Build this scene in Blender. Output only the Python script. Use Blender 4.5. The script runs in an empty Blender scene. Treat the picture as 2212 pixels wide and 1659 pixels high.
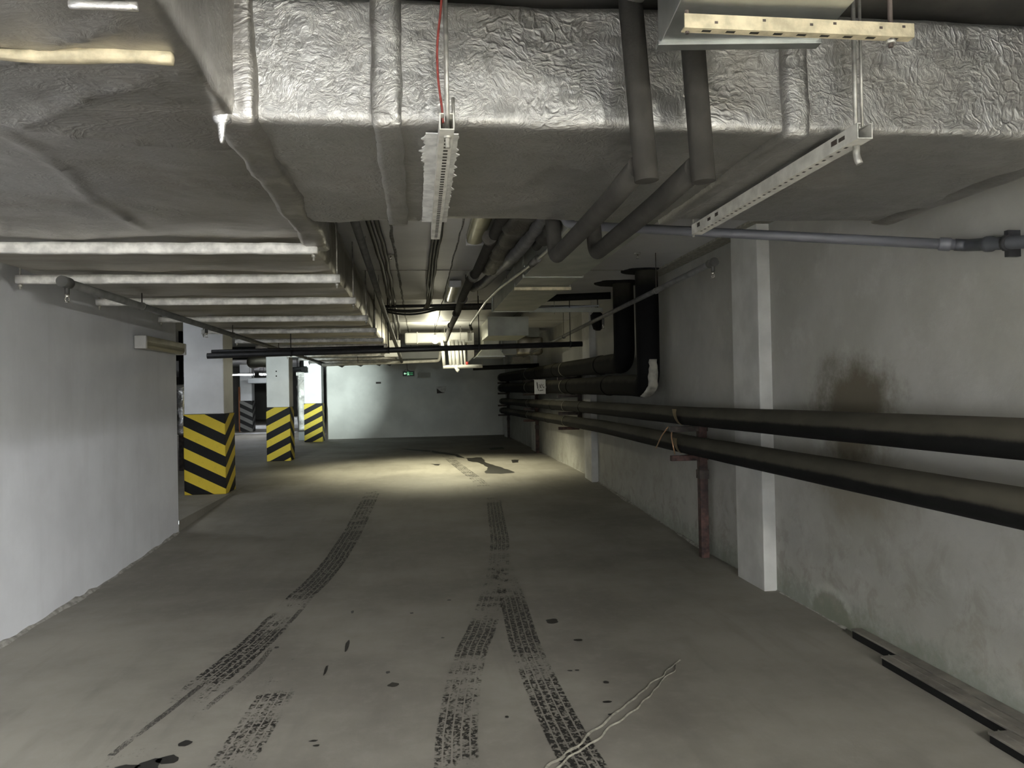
import bpy, bmesh, math, random
from mathutils import Vector, Matrix, noise
from math import pi, sin, cos

random.seed(7)
SC = bpy.context.scene
COL = SC.collection

# ------------------------------------------------------------------ camera, world, exposure
cam_d = bpy.data.cameras.new('camera')
cam_d.sensor_width = 36.0
cam_d.lens = 27.03
cam_d.clip_start = 0.02
cam_d.clip_end = 200
cam = bpy.data.objects.new('camera', cam_d)
COL.objects.link(cam)
cam.matrix_world = Matrix(((0.99255727, 0.01865715, -0.12034105, 0.0),
                           (-0.12012600, -0.01225166, -0.99268305, 0.0),
                           (-0.01999502, 0.99975087, -0.00991926, 1.55),
                           (0, 0, 0, 1)))
SC.camera = cam
SC.view_settings.view_transform = 'Standard'
SC.view_settings.look = 'None'
SC.view_settings.exposure = 0.12
SC.view_settings.gamma = 1.0
SC.view_settings.use_curve_mapping = False
SC.cycles.use_denoising = True
SC.cycles.max_bounces = 10
SC.cycles.diffuse_bounces = 6
W = bpy.data.worlds.new('added_daylight_fill')
SC.world = W
W.use_nodes = True
W.node_tree.nodes['Background'].inputs[0].default_value = (0.75, 0.8, 0.85, 1)
W.node_tree.nodes['Background'].inputs[1].default_value = 3.0  # cool daylight fill, added through the open end behind the camera

# lamp strengths
HUNG_TUBE = 1500.0      # low hung batten behind the camera, right of the middle
NEAR_TUBE = 5900.0      # ceiling batten behind the camera
REAR_TUBE = 2200.0      # ceiling batten far behind the camera
SIDE_FILL = 1100.0     # unseen batten added on the right wall to brighten the left side
BULB = 340.0          # bare bulb at the far end
BULB_SPOT = 520.0     # downward light of the same lamp
HALL_TUBE = 130.0      # lit battens in the parking hall on the left
SLAB_TUBE = 48.0     # batten in the hall just round the corner of the left wall
COLD_FRONT = 330.0    # cold lamp behind the nearest column
COLD_SPOT = 1800.0     # cold lamp behind the second column

# ------------------------------------------------------------------ materials
def nt(name):
    m = bpy.data.materials.new(name)
    m.use_nodes = True
    n = m.node_tree.nodes
    return m, n, m.node_tree.links, n['Principled BSDF']

def val(n, v, l, sock):
    if isinstance(v, (int, float)):
        sock.default_value = v
    else:
        l.new(v, sock)

def mth(n, l, op, a, b=None, clamp=False):
    x = n.new('ShaderNodeMath'); x.operation = op; x.use_clamp = clamp
    val(n, a, l, x.inputs[0])
    if b is not None:
        val(n, b, l, x.inputs[1])
    return x.outputs[0]

def sstep(n, l, v, a, b):
    x = n.new('ShaderNodeMapRange'); x.interpolation_type = 'SMOOTHSTEP'
    l.new(v, x.inputs[0])
    x.inputs[1].default_value = a; x.inputs[2].default_value = b
    x.inputs[3].default_value = 0.0; x.inputs[4].default_value = 1.0
    return x.outputs[0]

def coords(n, l, scale=(1, 1, 1)):
    tc = n.new('ShaderNodeTexCoord')
    mp = n.new('ShaderNodeMapping')
    mp.inputs['Scale'].default_value = scale
    l.new(tc.outputs['Object'], mp.inputs[0])
    return mp.outputs[0]

def noi(n, l, co, scale, detail=4, rough=0.55, dist=0.0):
    x = n.new('ShaderNodeTexNoise')
    l.new(co, x.inputs['Vector'])
    x.inputs['Scale'].default_value = scale
    x.inputs['Detail'].default_value = detail
    x.inputs['Roughness'].default_value = rough
    x.inputs['Distortion'].default_value = dist
    return x.outputs['Fac']

def mix(n, l, f, a, b):
    x = n.new('ShaderNodeMix'); x.data_type = 'RGBA'
    val(n, f, l, x.inputs[0])
    for v, s in ((a, x.inputs[6]), (b, x.inputs[7])):
        if isinstance(v, (tuple, list)):
            s.default_value = (v[0], v[1], v[2], 1)
        else:
            l.new(v, s)
    return x.outputs[2]

def bump(n, l, h, p, strength=0.3, dist=0.01, prev=None):
    b = n.new('ShaderNodeBump')
    b.inputs['Strength'].default_value = strength
    b.inputs['Distance'].default_value = dist
    l.new(h, b.inputs['Height'])
    if prev is not None:
        l.new(prev, b.inputs['Normal'])
    if p is not None:
        l.new(b.outputs[0], p.inputs['Normal'])
    return b.outputs[0]

def simple(name, col, rough=0.6, metal=0.0, var=0.12, scale=9.0, bmp=0.0, spec=0.5):
    m, n, l, p = nt(name)
    co = coords(n, l)
    f = noi(n, l, co, scale, 5)
    dk = tuple(c * (1 - var * 1.6) for c in col)
    lt = tuple(min(1, c * (1 + var)) for c in col)
    l.new(mix(n, l, sstep(n, l, f, 0.3, 0.7), dk, lt), p.inputs['Base Color'])
    p.inputs['Roughness'].default_value = rough
    p.inputs['Metallic'].default_value = metal
    p.inputs['Specular IOR Level'].default_value = spec
    if bmp:
        bump(n, l, noi(n, l, co, scale * 6, 3), p, bmp, 0.004)
    return m

def emis(name, col, s):
    m, n, l, p = nt(name)
    p.inputs['Base Color'].default_value = (*col, 1)
    p.inputs['Emission Color'].default_value = (*col, 1)
    p.inputs['Emission Strength'].default_value = s
    return m

def foil_mat(name, col, rough, st=0.5, dirt=0.25, stretch=(1, 1, 1), lines=0.0):
    """crumpled aluminium facing with a dusty brown film"""
    m, n, l, p = nt(name)
    co = coords(n, l, stretch)
    wob = n.new('ShaderNodeTexNoise'); l.new(co, wob.inputs['Vector']); wob.inputs['Scale'].default_value = 5.0; wob.inputs['Detail'].default_value = 3.0
    ad = n.new('ShaderNodeVectorMath'); ad.operation = 'MULTIPLY_ADD'
    l.new(wob.outputs['Color'], ad.inputs[0]); ad.inputs[1].default_value = (0.30, 0.30, 0.30); l.new(co, ad.inputs[2])
    vo = n.new('ShaderNodeTexVoronoi'); vo.feature = 'DISTANCE_TO_EDGE'
    l.new(ad.outputs[0], vo.inputs['Vector']); vo.inputs['Scale'].default_value = 22.0
    cre = mth(n, l, 'SUBTRACT', 1.0, sstep(n, l, vo.outputs['Distance'], 0.0, 0.2))
    area = sstep(n, l, noi(n, l, co, 2.6, 3, 0.55), 0.40, 0.68)      # where it is crumpled
    fine = noi(n, l, ad.outputs[0], 55, 5, 0.62)
    mid = noi(n, l, co, 9, 3, 0.5)
    h = mth(n, l, 'ADD', mth(n, l, 'MULTIPLY', mth(n, l, 'MULTIPLY', cre, area), 0.17),
            mth(n, l, 'ADD', mth(n, l, 'MULTIPLY', fine, 0.42), mth(n, l, 'MULTIPLY', mid, 0.55)))
    bump(n, l, h, p, st, 0.016)
    d = sstep(n, l, noi(n, l, co, 2.1, 6, 0.65), 0.40, 0.72)
    spk = sstep(n, l, fine, 0.35, 0.7)
    c = mix(n, l, mth(n, l, 'MULTIPLY', d, dirt), col, (0.24, 0.21, 0.16))
    l.new(mix(n, l, mth(n, l, 'MULTIPLY', spk, 0.25), c, tuple(x * 0.6 for x in col)), p.inputs['Base Color'])
    p.inputs['Metallic'].default_value = 0.93
    l.new(mth(n, l, 'ADD', mth(n, l, 'MULTIPLY', d, 0.18), rough), p.inputs['Roughness'])
    return m

def blob(n, l, co, c, rad, wob, namp=0.35, inner=0.55):
    """soft mask of an irregular stain around world point c"""
    mp = n.new('ShaderNodeMapping')
    mp.vector_type = 'POINT'
    mp.inputs['Location'].default_value = tuple(-c[i] / rad[i] for i in range(3))
    mp.inputs['Scale'].default_value = tuple(1 / r for r in rad)
    l.new(co, mp.inputs[0])
    ln = n.new('ShaderNodeVectorMath'); ln.operation = 'LENGTH'
    l.new(mp.outputs[0], ln.inputs[0])
    d = mth(n, l, 'ADD', ln.outputs['Value'], mth(n, l, 'MULTIPLY', mth(n, l, 'SUBTRACT', wob, 0.5), namp * 2))
    return mth(n, l, 'SUBTRACT', 1.0, sstep(n, l, d, inner, 1.0)), d

M = {}
def build_materials():
    # floor : dusty concrete
    m, n, l, p = nt('dusty_concrete')
    co = coords(n, l)
    a = noi(n, l, co, 0.7, 6, 0.6); b = noi(n, l, co, 9, 8, 0.7); c = noi(n, l, coords(n, l, (6, 0.8, 1)), 1.2, 4)
    base = mix(n, l, sstep(n, l, a, 0.35, 0.68), (0.172, 0.160, 0.138), (0.272, 0.257, 0.224))
    base = mix(n, l, mth(n, l, 'MULTIPLY', sstep(n, l, b, 0.45, 0.75), 0.35), base, (0.28, 0.268, 0.24))
    base = mix(n, l, mth(n, l, 'MULTIPLY', sstep(n, l, c, 0.5, 0.75), 0.3), base, (0.145, 0.136, 0.118))
    l.new(base, p.inputs['Base Color'])
    l.new(mth(n, l, 'ADD', mth(n, l, 'MULTIPLY', a, 0.2), 0.66), p.inputs['Roughness'])
    h = mth(n, l, 'ADD', mth(n, l, 'MULTIPLY', b, 0.5), noi(n, l, co, 2.2, 4, 0.6))
    bump(n, l, h, p, 0.35, 0.012)
    M['floor'] = m
    # rubber marks (alpha from tread pattern, UV.x across, UV.y along in metres; strength in attribute)
    m, n, l, p = nt('tyre_rubber_marks')
    uv = n.new('ShaderNodeUVMap'); uv.uv_map = 'UVMap'
    sx = n.new('ShaderNodeSeparateXYZ'); l.new(uv.outputs[0], sx.inputs[0])
    at = n.new('ShaderNodeAttribute'); at.attribute_name = 'strength'
    rib = mth(n, l, 'SUBTRACT', mth(n, l, 'FRACT', mth(n, l, 'MULTIPLY', sx.outputs[0], 5.0)), 0.5)
    rib = mth(n, l, 'SUBTRACT', 1.0, sstep(n, l, mth(n, l, 'ABSOLUTE', rib), 0.36, 0.44))
    cell = n.new('ShaderNodeCombineXYZ')
    l.new(mth(n, l, 'MULTIPLY', sx.outputs[0], 9.0), cell.inputs[0]); l.new(mth(n, l, 'MULTIPLY', sx.outputs[1], 42.0), cell.inputs[1])
    tread = noi(n, l, cell.outputs[0], 1.0, 2, 0.6, 0.4)
    tread = sstep(n, l, tread, 0.40, 0.55)
    co2 = coords(n, l)
    brk = noi(n, l, co2, 5.5, 6, 0.7)
    fineb = noi(n, l, co2, 55, 3, 0.6)
    s = mth(n, l, 'ADD', mth(n, l, 'MULTIPLY', at.outputs['Fac'], 1.05), mth(n, l, 'MULTIPLY', mth(n, l, 'SUBTRACT', brk, 0.5), 2.0))
    s = sstep(n, l, mth(n, l, 'ADD', s, mth(n, l, 'MULTIPLY', mth(n, l, 'SUBTRACT', fineb, 0.5), 0.9)), 0.30, 0.75)
    e = mth(n, l, 'SUBTRACT', 1.0, sstep(n, l, mth(n, l, 'ABSOLUTE', mth(n, l, 'SUBTRACT', sx.outputs[0], 0.5)), 0.44, 0.5))
    al = mth(n, l, 'MULTIPLY', mth(n, l, 'MULTIPLY', rib, tread), mth(n, l, 'MULTIPLY', s, e))
    p.inputs['Base Color'].default_value = (0.016, 0.015, 0.014, 1)
    p.inputs['Roughness'].default_value = 0.6
    l.new(mth(n, l, 'MULTIPLY', al, 0.88), p.inputs['Alpha'])
    M['tyre'] = m
    # dark damp / oil spots
    m, n, l, p = nt('damp_oil_spots')
    p.inputs['Base Color'].default_value = (0.016, 0.015, 0.013, 1); p.inputs['Roughness'].default_value = 0.55
    M['oil'] = m
    M['crack'] = simple('pale_crack_filler', (0.24, 0.23, 0.19), 0.8, 0, 0.2, 30, 0.4)
    M['glare_block'] = simple('floor_glare_and_block', (0.75, 0.75, 0.75), 0.5, 0, 0.12, 6)
    # left wall
    m, n, l, p = nt('white_plaster_left')
    co = coords(n, l)
    a = noi(n, l, co, 1.1, 5, 0.6); v = noi(n, l, coords(n, l, (1, 3.5, 0.5)), 1.6, 4)
    base = mix(n, l, sstep(n, l, a, 0.3, 0.7), (0.69, 0.705, 0.745), (0.80, 0.82, 0.865))
    base = mix(n, l, mth(n, l, 'MULTIPLY', sstep(n, l, v, 0.5, 0.8), 0.15), base, (0.45, 0.45, 0.46))
    l.new(base, p.inputs['Base Color']); p.inputs['Roughness'].default_value = 0.65
    bump(n, l, noi(n, l, co, 7, 5), p, 0.12, 0.01)
    M['wall_l'] = m
    # right wall with stains
    m, n, l, p = nt('stained_plaster_right')
    co = coords(n, l)
    a = noi(n, l, co, 0.9, 6, 0.62); b = noi(n, l, co, 4.5, 8, 0.68, 0.5); wv = noi(n, l, co, 3.0, 6, 0.7)
    wf = noi(n, l, co, 14.0, 6, 0.75)
    base = mix(n, l, sstep(n, l, a, 0.3, 0.72), (0.30, 0.295, 0.265), (0.41, 0.405, 0.375))
    sx = n.new('ShaderNodeSeparateXYZ'); l.new(co, sx.inputs[0])
    low = mth(n, l, 'SUBTRACT', 1.0, sstep(n, l, sx.outputs[2], 0.2, 1.1))
    base = mix(n, l, mth(n, l, 'MULTIPLY', mth(n, l, 'MULTIPLY', sstep(n, l, b, 0.48, 0.62), low), 0.45), base, (0.20, 0.185, 0.145))
    base = mix(n, l, mth(n, l, 'MULTIPLY', sstep(n, l, wv, 0.52, 0.72), 0.3), base, (0.50, 0.50, 0.475))
    m1, d1 = blob(n, l, co, (2.67, 4.50, 1.40), (0.4, 0.60, 0.42), wv, 0.6, 0.40)
    base = mix(n, l, mth(n, l, 'MULTIPLY', m1, 0.92), base, (0.085, 0.070, 0.042))
    m2, d2 = blob(n, l, co, (2.67, 4.45, 0.92), (0.4, 0.75, 0.34), b, 0.6, 0.25)
    base = mix(n, l, mth(n, l, 'MULTIPLY', m2, 0.6), base, (0.16, 0.135, 0.09))
    # efflorescence halo low on the wall
    m3, d3 = blob(n, l, co, (2.67, 4.80, -0.02), (0.4, 0.28, 0.23), wf, 0.10, 0.80)
    ring = mth(n, l, 'MULTIPLY', sstep(n, l, d3, 0.78, 0.95), mth(n, l, 'SUBTRACT', 1.0, sstep(n, l, d3, 1.0, 1.2)))
    base = mix(n, l, mth(n, l, 'MULTIPLY', m3, 0.5), base, (0.17, 0.16, 0.105))
    base = mix(n, l, mth(n, l, 'MULTIPLY', ring, 0.45), base, (0.52, 0.52, 0.47))
    m4, d4 = blob(n, l, co, (2.67, 4.55, -0.05), (0.4, 0.75, 0.22), wf, 0.6, 0.2)
    base = mix(n, l, mth(n, l, 'MULTIPLY', m4, 0.6), base, (0.20, 0.19, 0.12))
    foot = mth(n, l, 'SUBTRACT', 1.0, sstep(n, l, mth(n, l, 'ADD', sx.outputs[2], mth(n, l, 'MULTIPLY', mth(n, l, 'SUBTRACT', wf, 0.5), 0.5)), 0.02, 0.25))
    base = mix(n, l, mth(n, l, 'MULTIPLY', foot, 0.6), base, (0.16, 0.19, 0.15))
    l.new(base, p.inputs['Base Color']); p.inputs['Roughness'].default_value = 0.8
    bump(n, l, mth(n, l, 'ADD', b, mth(n, l, 'MULTIPLY', wf, 0.4)), p, 0.3, 0.012)
    M['wall_r'] = m
    M['pilaster'] = simple('pilaster_plaster', (0.53, 0.53, 0.505), 0.8, 0, 0.12, 2.5, 0.15)
    M['wall_b'] = simple('far_wall_paint', (0.70, 0.71, 0.67), 0.7, 0, 0.08, 1.2, 0.1)
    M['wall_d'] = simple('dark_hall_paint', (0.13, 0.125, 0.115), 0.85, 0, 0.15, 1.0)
    m, n, l, p = nt('grey_slab_ceiling')
    co = coords(n, l)
    a = noi(n, l, co, 0.8, 5, 0.6); b = noi(n, l, co, 12, 4)
    l.new(mix(n, l, sstep(n, l, a, 0.35, 0.65), (0.40, 0.40, 0.405), (0.52, 0.52, 0.52)), p.inputs['Base Color'])
    p.inputs['Roughness'].default_value = 0.55
    bump(n, l, mth(n, l, 'ADD', a, mth(n, l, 'MULTIPLY', b, 0.2)), p, 0.15, 0.01)
    M['ceil'] = m
    M['rawceil'] = simple('raw_dark_ceiling', (0.05, 0.047, 0.04), 0.9, 0, 0.35, 3, 0.4)
    M['joint'] = simple('mortar_joint', (0.17, 0.167, 0.155), 0.9, 0, 0.4, 25, 0.5)
    M['col'] = simple('column_paint', (0.76, 0.77, 0.78), 0.6, 0, 0.06, 2.0, 0.06)
    # hazard stripes: object origin on the striped corner; X left of it, Y behind it
    for key, sf, ss, ph, cy, ck in (('stripe_a', -1, 1, 0.14, (0.62, 0.47, 0.045), (0.006, 0.006, 0.006)),
                                    ('stripe_b', 1, -1, 0.15, (0.68, 0.53, 0.06), (0.007, 0.007, 0.008)),
                                    ('stripe_c', 1, -1, 0.07, (0.68, 0.55, 0.07), (0.008, 0.008, 0.009)),
                                    ('stripe_d', -1, 1, 0.1, (0.20, 0.20, 0.19), (0.02, 0.02, 0.02))):  # greyed copy: darkness of the hall painted into the stripe colours
        m, n, l, p = nt('hazard_stripes_' + key[-1])
        co = coords(n, l)
        sx = n.new('ShaderNodeSeparateXYZ'); l.new(co, sx.inputs[0])
        g = n.new('ShaderNodeNewGeometry'); sn = n.new('ShaderNodeSeparateXYZ'); l.new(g.outputs['Normal'], sn.inputs[0])
        fr = mth(n, l, 'GREATER_THAN', mth(n, l, 'ABSOLUTE', sn.outputs[1]), 0.5)
        u = mth(n, l, 'ADD', mth(n, l, 'MULTIPLY', fr, mth(n, l, 'MULTIPLY', sx.outputs[0], sf * 0.515)),
                mth(n, l, 'MULTIPLY', mth(n, l, 'SUBTRACT', 1.0, fr), mth(n, l, 'MULTIPLY', sx.outputs[1], ss * 0.515)))
        sv = mth(n, l, 'SUBTRACT', mth(n, l, 'ADD', u, 1.13 - ph + 3.04), sx.outputs[2])
        ye = mth(n, l, 'LESS_THAN', mth(n, l, 'FRACT', mth(n, l, 'DIVIDE', sv, 0.304)), 0.5)
        d = sstep(n, l, noi(n, l, co, 11, 6, 0.7), 0.5, 0.8)
        yc = mix(n, l, mth(n, l, 'MULTIPLY', d, 0.4), cy, tuple(c * 0.5 for c in cy))
        kc = mix(n, l, mth(n, l, 'MULTIPLY', d, 0.3), ck, (0.03, 0.03, 0.028))
        l.new(mix(n, l, ye, kc, yc), p.inputs['Base Color'])
        p.inputs['Roughness'].default_value = 0.55; p.inputs['Specular IOR Level'].default_value = 0.2
        M[key] = m
    M['foil'] = foil_mat('crumpled_foil', (0.44, 0.435, 0.415), 0.43, 0.75, 0.35)
    M['foil_under'] = foil_mat('sagging_foil', (0.40, 0.39, 0.37), 0.34, 0.42, 0.45, (0.7, 1.2, 1))
    M['foil_old'] = foil_mat('dusty_foil', (0.38, 0.36, 0.31), 0.40, 0.4, 0.6, (0.3, 2.2, 1))
    M['foil_bright'] = foil_mat('foil_tape', (0.86, 0.86, 0.86), 0.22, 0.5, 0.1)
    M['galv'] = simple('galvanised_sheet', (0.52, 0.54, 0.52), 0.34, 0.9, 0.15, 5)
    M['galv_dull'] = simple('dull_galvanised_sheet', (0.36, 0.37, 0.32), 0.5, 0.55, 0.12, 3)
    M['whitemetal'] = simple('white_painted_steel', (0.58, 0.57, 0.52), 0.5, 0, 0.14, 14, 0.1)
    M['wrapwhite'] = simple('foil_wrapped_channel', (0.80, 0.79, 0.76), 0.45, 0.1, 0.18, 16, 0.3)
    M['tape'] = simple('torn_white_tape', (0.74, 0.74, 0.72), 0.6, 0, 0.15, 20, 0.3)
    M['cream'] = simple('cream_slotted_angle', (0.50, 0.44, 0.30), 0.55, 0, 0.22, 18, 0.2)
    M['rod'] = simple('zinc_rod', (0.45, 0.44, 0.40), 0.45, 0.6, 0.2, 30)
    M['rust'] = simple('rusty_paint', (0.060, 0.030, 0.025), 0.7, 0, 0.5, 16, 0.4)
    M['hose'] = simple('dull_foil_hose', (0.12, 0.12, 0.125), 0.55, 0.4, 0.2, 12, 0.3)
    M['darksteel'] = simple('dark_brown_steel', (0.055, 0.042, 0.035), 0.65, 0, 0.4, 14, 0.2)
    M['black'] = simple('black_bitumen', (0.007, 0.007, 0.007), 0.75, 0, 0.3, 20, 0.3, 0.15)
    M['blackiron'] = simple('black_painted_iron', (0.02, 0.02, 0.022), 0.5, 0, 0.2, 20, 0)
    M['cable'] = simple('black_cable_sheath', (0.016, 0.016, 0.015), 0.6, 0, 0.3, 30)
    M['redwire'] = simple('red_wire_sheath', (0.20, 0.035, 0.028), 0.5, 0, 0.1, 30)
    M['greypvc'] = simple('grey_drain_plastic', (0.105, 0.108, 0.12), 0.45, 0, 0.06, 4)
    M['darkpvc'] = simple('dark_drain_plastic', (0.055, 0.058, 0.064), 0.5, 0, 0.06, 4)
    M['sprink'] = simple('dusty_dark_iron', (0.085, 0.085, 0.08), 0.6, 0, 0.2, 8)
    M['brass'] = simple('bright_nozzle', (0.75, 0.73, 0.68), 0.25, 0.9, 0.1, 20)
    M['insul'] = simple('grey_pipe_insulation', (0.032, 0.030, 0.026), 0.9, 0, 0.15, 12, 0.15, 0.2)
    M['insul2'] = simple('pale_lit_insulation', (0.10, 0.095, 0.085), 0.85, 0, 0.2, 12, 0.25, 0.2)  # paler copy of insul: light painted into the top arms; plain on bands
    M['blackfoil'] = foil_mat('dark_wrapped_insulation', (0.10, 0.098, 0.095), 0.45, 0.6, 0.3)
    m, n, l, p = nt('dust_topped_rubber')
    co = coords(n, l)
    g = n.new('ShaderNodeNewGeometry'); sn = n.new('ShaderNodeSeparateXYZ'); l.new(g.outputs['Normal'], sn.inputs[0])
    a = noi(n, l, co, 6, 6, 0.65); b = noi(n, l, coords(n, l, (1, 0.35, 1)), 2.5, 4)
    d = sstep(n, l, mth(n, l, 'ADD', sn.outputs[2], mth(n, l, 'MULTIPLY', mth(n, l, 'SUBTRACT', a, 0.5), 0.3)), -0.12, 0.16)
    dust = mix(n, l, sstep(n, l, b, 0.35, 0.7), (0.040, 0.037, 0.027), (0.075, 0.069, 0.052))
    l.new(mix(n, l, d, (0.003, 0.003, 0.003), dust), p.inputs['Base Color'])
    p.inputs['Roughness'].default_value = 0.85; p.inputs['Specular IOR Level'].default_value = 0.2
    bump(n, l, a, p, 0.2, 0.008)
    M['duspipe'] = m
    m, n, l, p = nt('dust_topped_black_pipe')
    co = coords(n, l)
    g = n.new('ShaderNodeNewGeometry'); sn = n.new('ShaderNodeSeparateXYZ'); l.new(g.outputs['Normal'], sn.inputs[0])
    a = noi(n, l, co, 6, 6, 0.65)
    d = sstep(n, l, mth(n, l, 'ADD', sn.outputs[2], mth(n, l, 'MULTIPLY', mth(n, l, 'SUBTRACT', a, 0.5), 0.5)), 0.15, 0.7)
    l.new(mix(n, l, d, (0.006, 0.006, 0.006), (0.055, 0.052, 0.040)), p.inputs['Base Color'])
    p.inputs['Roughness'].default_value = 0.9; p.inputs['Specular IOR Level'].default_value = 0.08
    bump(n, l, a, p, 0.3, 0.01)
    M['dusblack'] = m
    M['saddle'] = simple('cream_plastic_saddle', (0.55, 0.45, 0.27), 0.5, 0, 0.1, 12)
    M['copper'] = simple('copper_wire', (0.50, 0.30, 0.17), 0.4, 0.5, 0.1, 12)
    M['strap'] = simple('pale_strap', (0.62, 0.60, 0.52), 0.5, 0, 0.15, 12)
    M['signwhite'] = simple('white_sign_card', (0.78, 0.78, 0.75), 0.5, 0, 0.04, 4)
    M['ink'] = simple('black_ink', (0.02, 0.018, 0.012), 0.6, 0, 0.1, 10)
    M['greyink'] = simple('grey_ink', (0.17, 0.17, 0.14), 0.6, 0, 0.1, 10)
    M['diffuser'] = simple('yellowed_diffuser', (0.42, 0.39, 0.25), 0.25, 0, 0.1, 3)
    M['diffdark'] = simple('dirty_diffuser', (0.20, 0.18, 0.11), 0.3, 0, 0.1, 3)
    M['housing'] = simple('lamp_housing', (0.55, 0.55, 0.54), 0.4, 0, 0.08, 6)
    M['housing_y'] = simple('dusty_lamp_body', (0.33, 0.31, 0.23), 0.4, 0.1, 0.1, 6)
    M['whitepipe'] = simple('white_plastic_pipe', (0.80, 0.80, 0.77), 0.35, 0, 0.04, 4)
    M['red'] = simple('red_handle', (0.55, 0.06, 0.05), 0.4, 0, 0.05, 4)
    M['plank'] = simple('old_plank', (0.15, 0.14, 0.118), 0.7, 0, 0.2, 8, 0.2)
    M['blacktar'] = simple('tarred_edge', (0.008, 0.008, 0.008), 0.7, 0, 0.1, 8, 0, 0.15)
    M['greybox'] = simple('grey_enamel', (0.26, 0.275, 0.28), 0.5, 0, 0.06, 4)
    M['bluepanel'] = simple('bluish_panel', (0.33, 0.35, 0.38), 0.5, 0, 0.06, 3)
    M['orangewood'] = simple('orange_post_paint', (0.25, 0.09, 0.03), 0.7, 0, 0.1, 5)
    M['exitgreen'] = emis('exit_green_glow', (0.10, 0.75, 0.28), 0.55)
    M['exitwhite'] = emis('exit_white_glow', (0.55, 1.0, 0.68), 0.9)
    M['exitbody'] = simple('dark_green_sign_face', (0.004, 0.02, 0.008), 0.4, 0, 0.1, 8)
    M['tube'] = emis('lit_fluorescent_tube', (0.98, 0.985, 1.0), NEAR_TUBE)
    M['reartube'] = emis('lit_rear_tube', (0.95, 0.98, 1.0), REAR_TUBE)
    M['slabtube'] = emis('lit_corner_tube', (0.92, 0.96, 1.0), SLAB_TUBE)
    M['sidefill'] = emis('added_side_tube', (0.95, 0.97, 1.0), SIDE_FILL)
    M['hungtube'] = emis('lit_hung_tube', (1.0, 0.98, 0.89), HUNG_TUBE)
    M['halltube'] = emis('lit_hall_tube', (0.93, 0.96, 1.0), HALL_TUBE)
    M['bulb'] = emis('lit_bulb', (1.0, 0.95, 0.70), BULB)
build_materials()

# ------------------------------------------------------------------ mesh helpers
ORG = {}
def fil(pts, r, n=6):
    """round the corners of a polyline"""
    pts = [Vector(p) for p in pts]
    out = [pts[0]]
    for i in range(1, len(pts) - 1):
        a, b, c = pts[i - 1], pts[i], pts[i + 1]
        d1 = (a - b); d2 = (c - b)
        k = min(r, d1.length * 0.48, d2.length * 0.48)
        p0 = b + d1.normalized() * k; p1 = b + d2.normalized() * k
        for j in range(n + 1):
            t = j / n
            out.append((1 - t) ** 2 * p0 + 2 * t * (1 - t) * b + t * t * p1)
    out.append(pts[-1])
    return out

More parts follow.
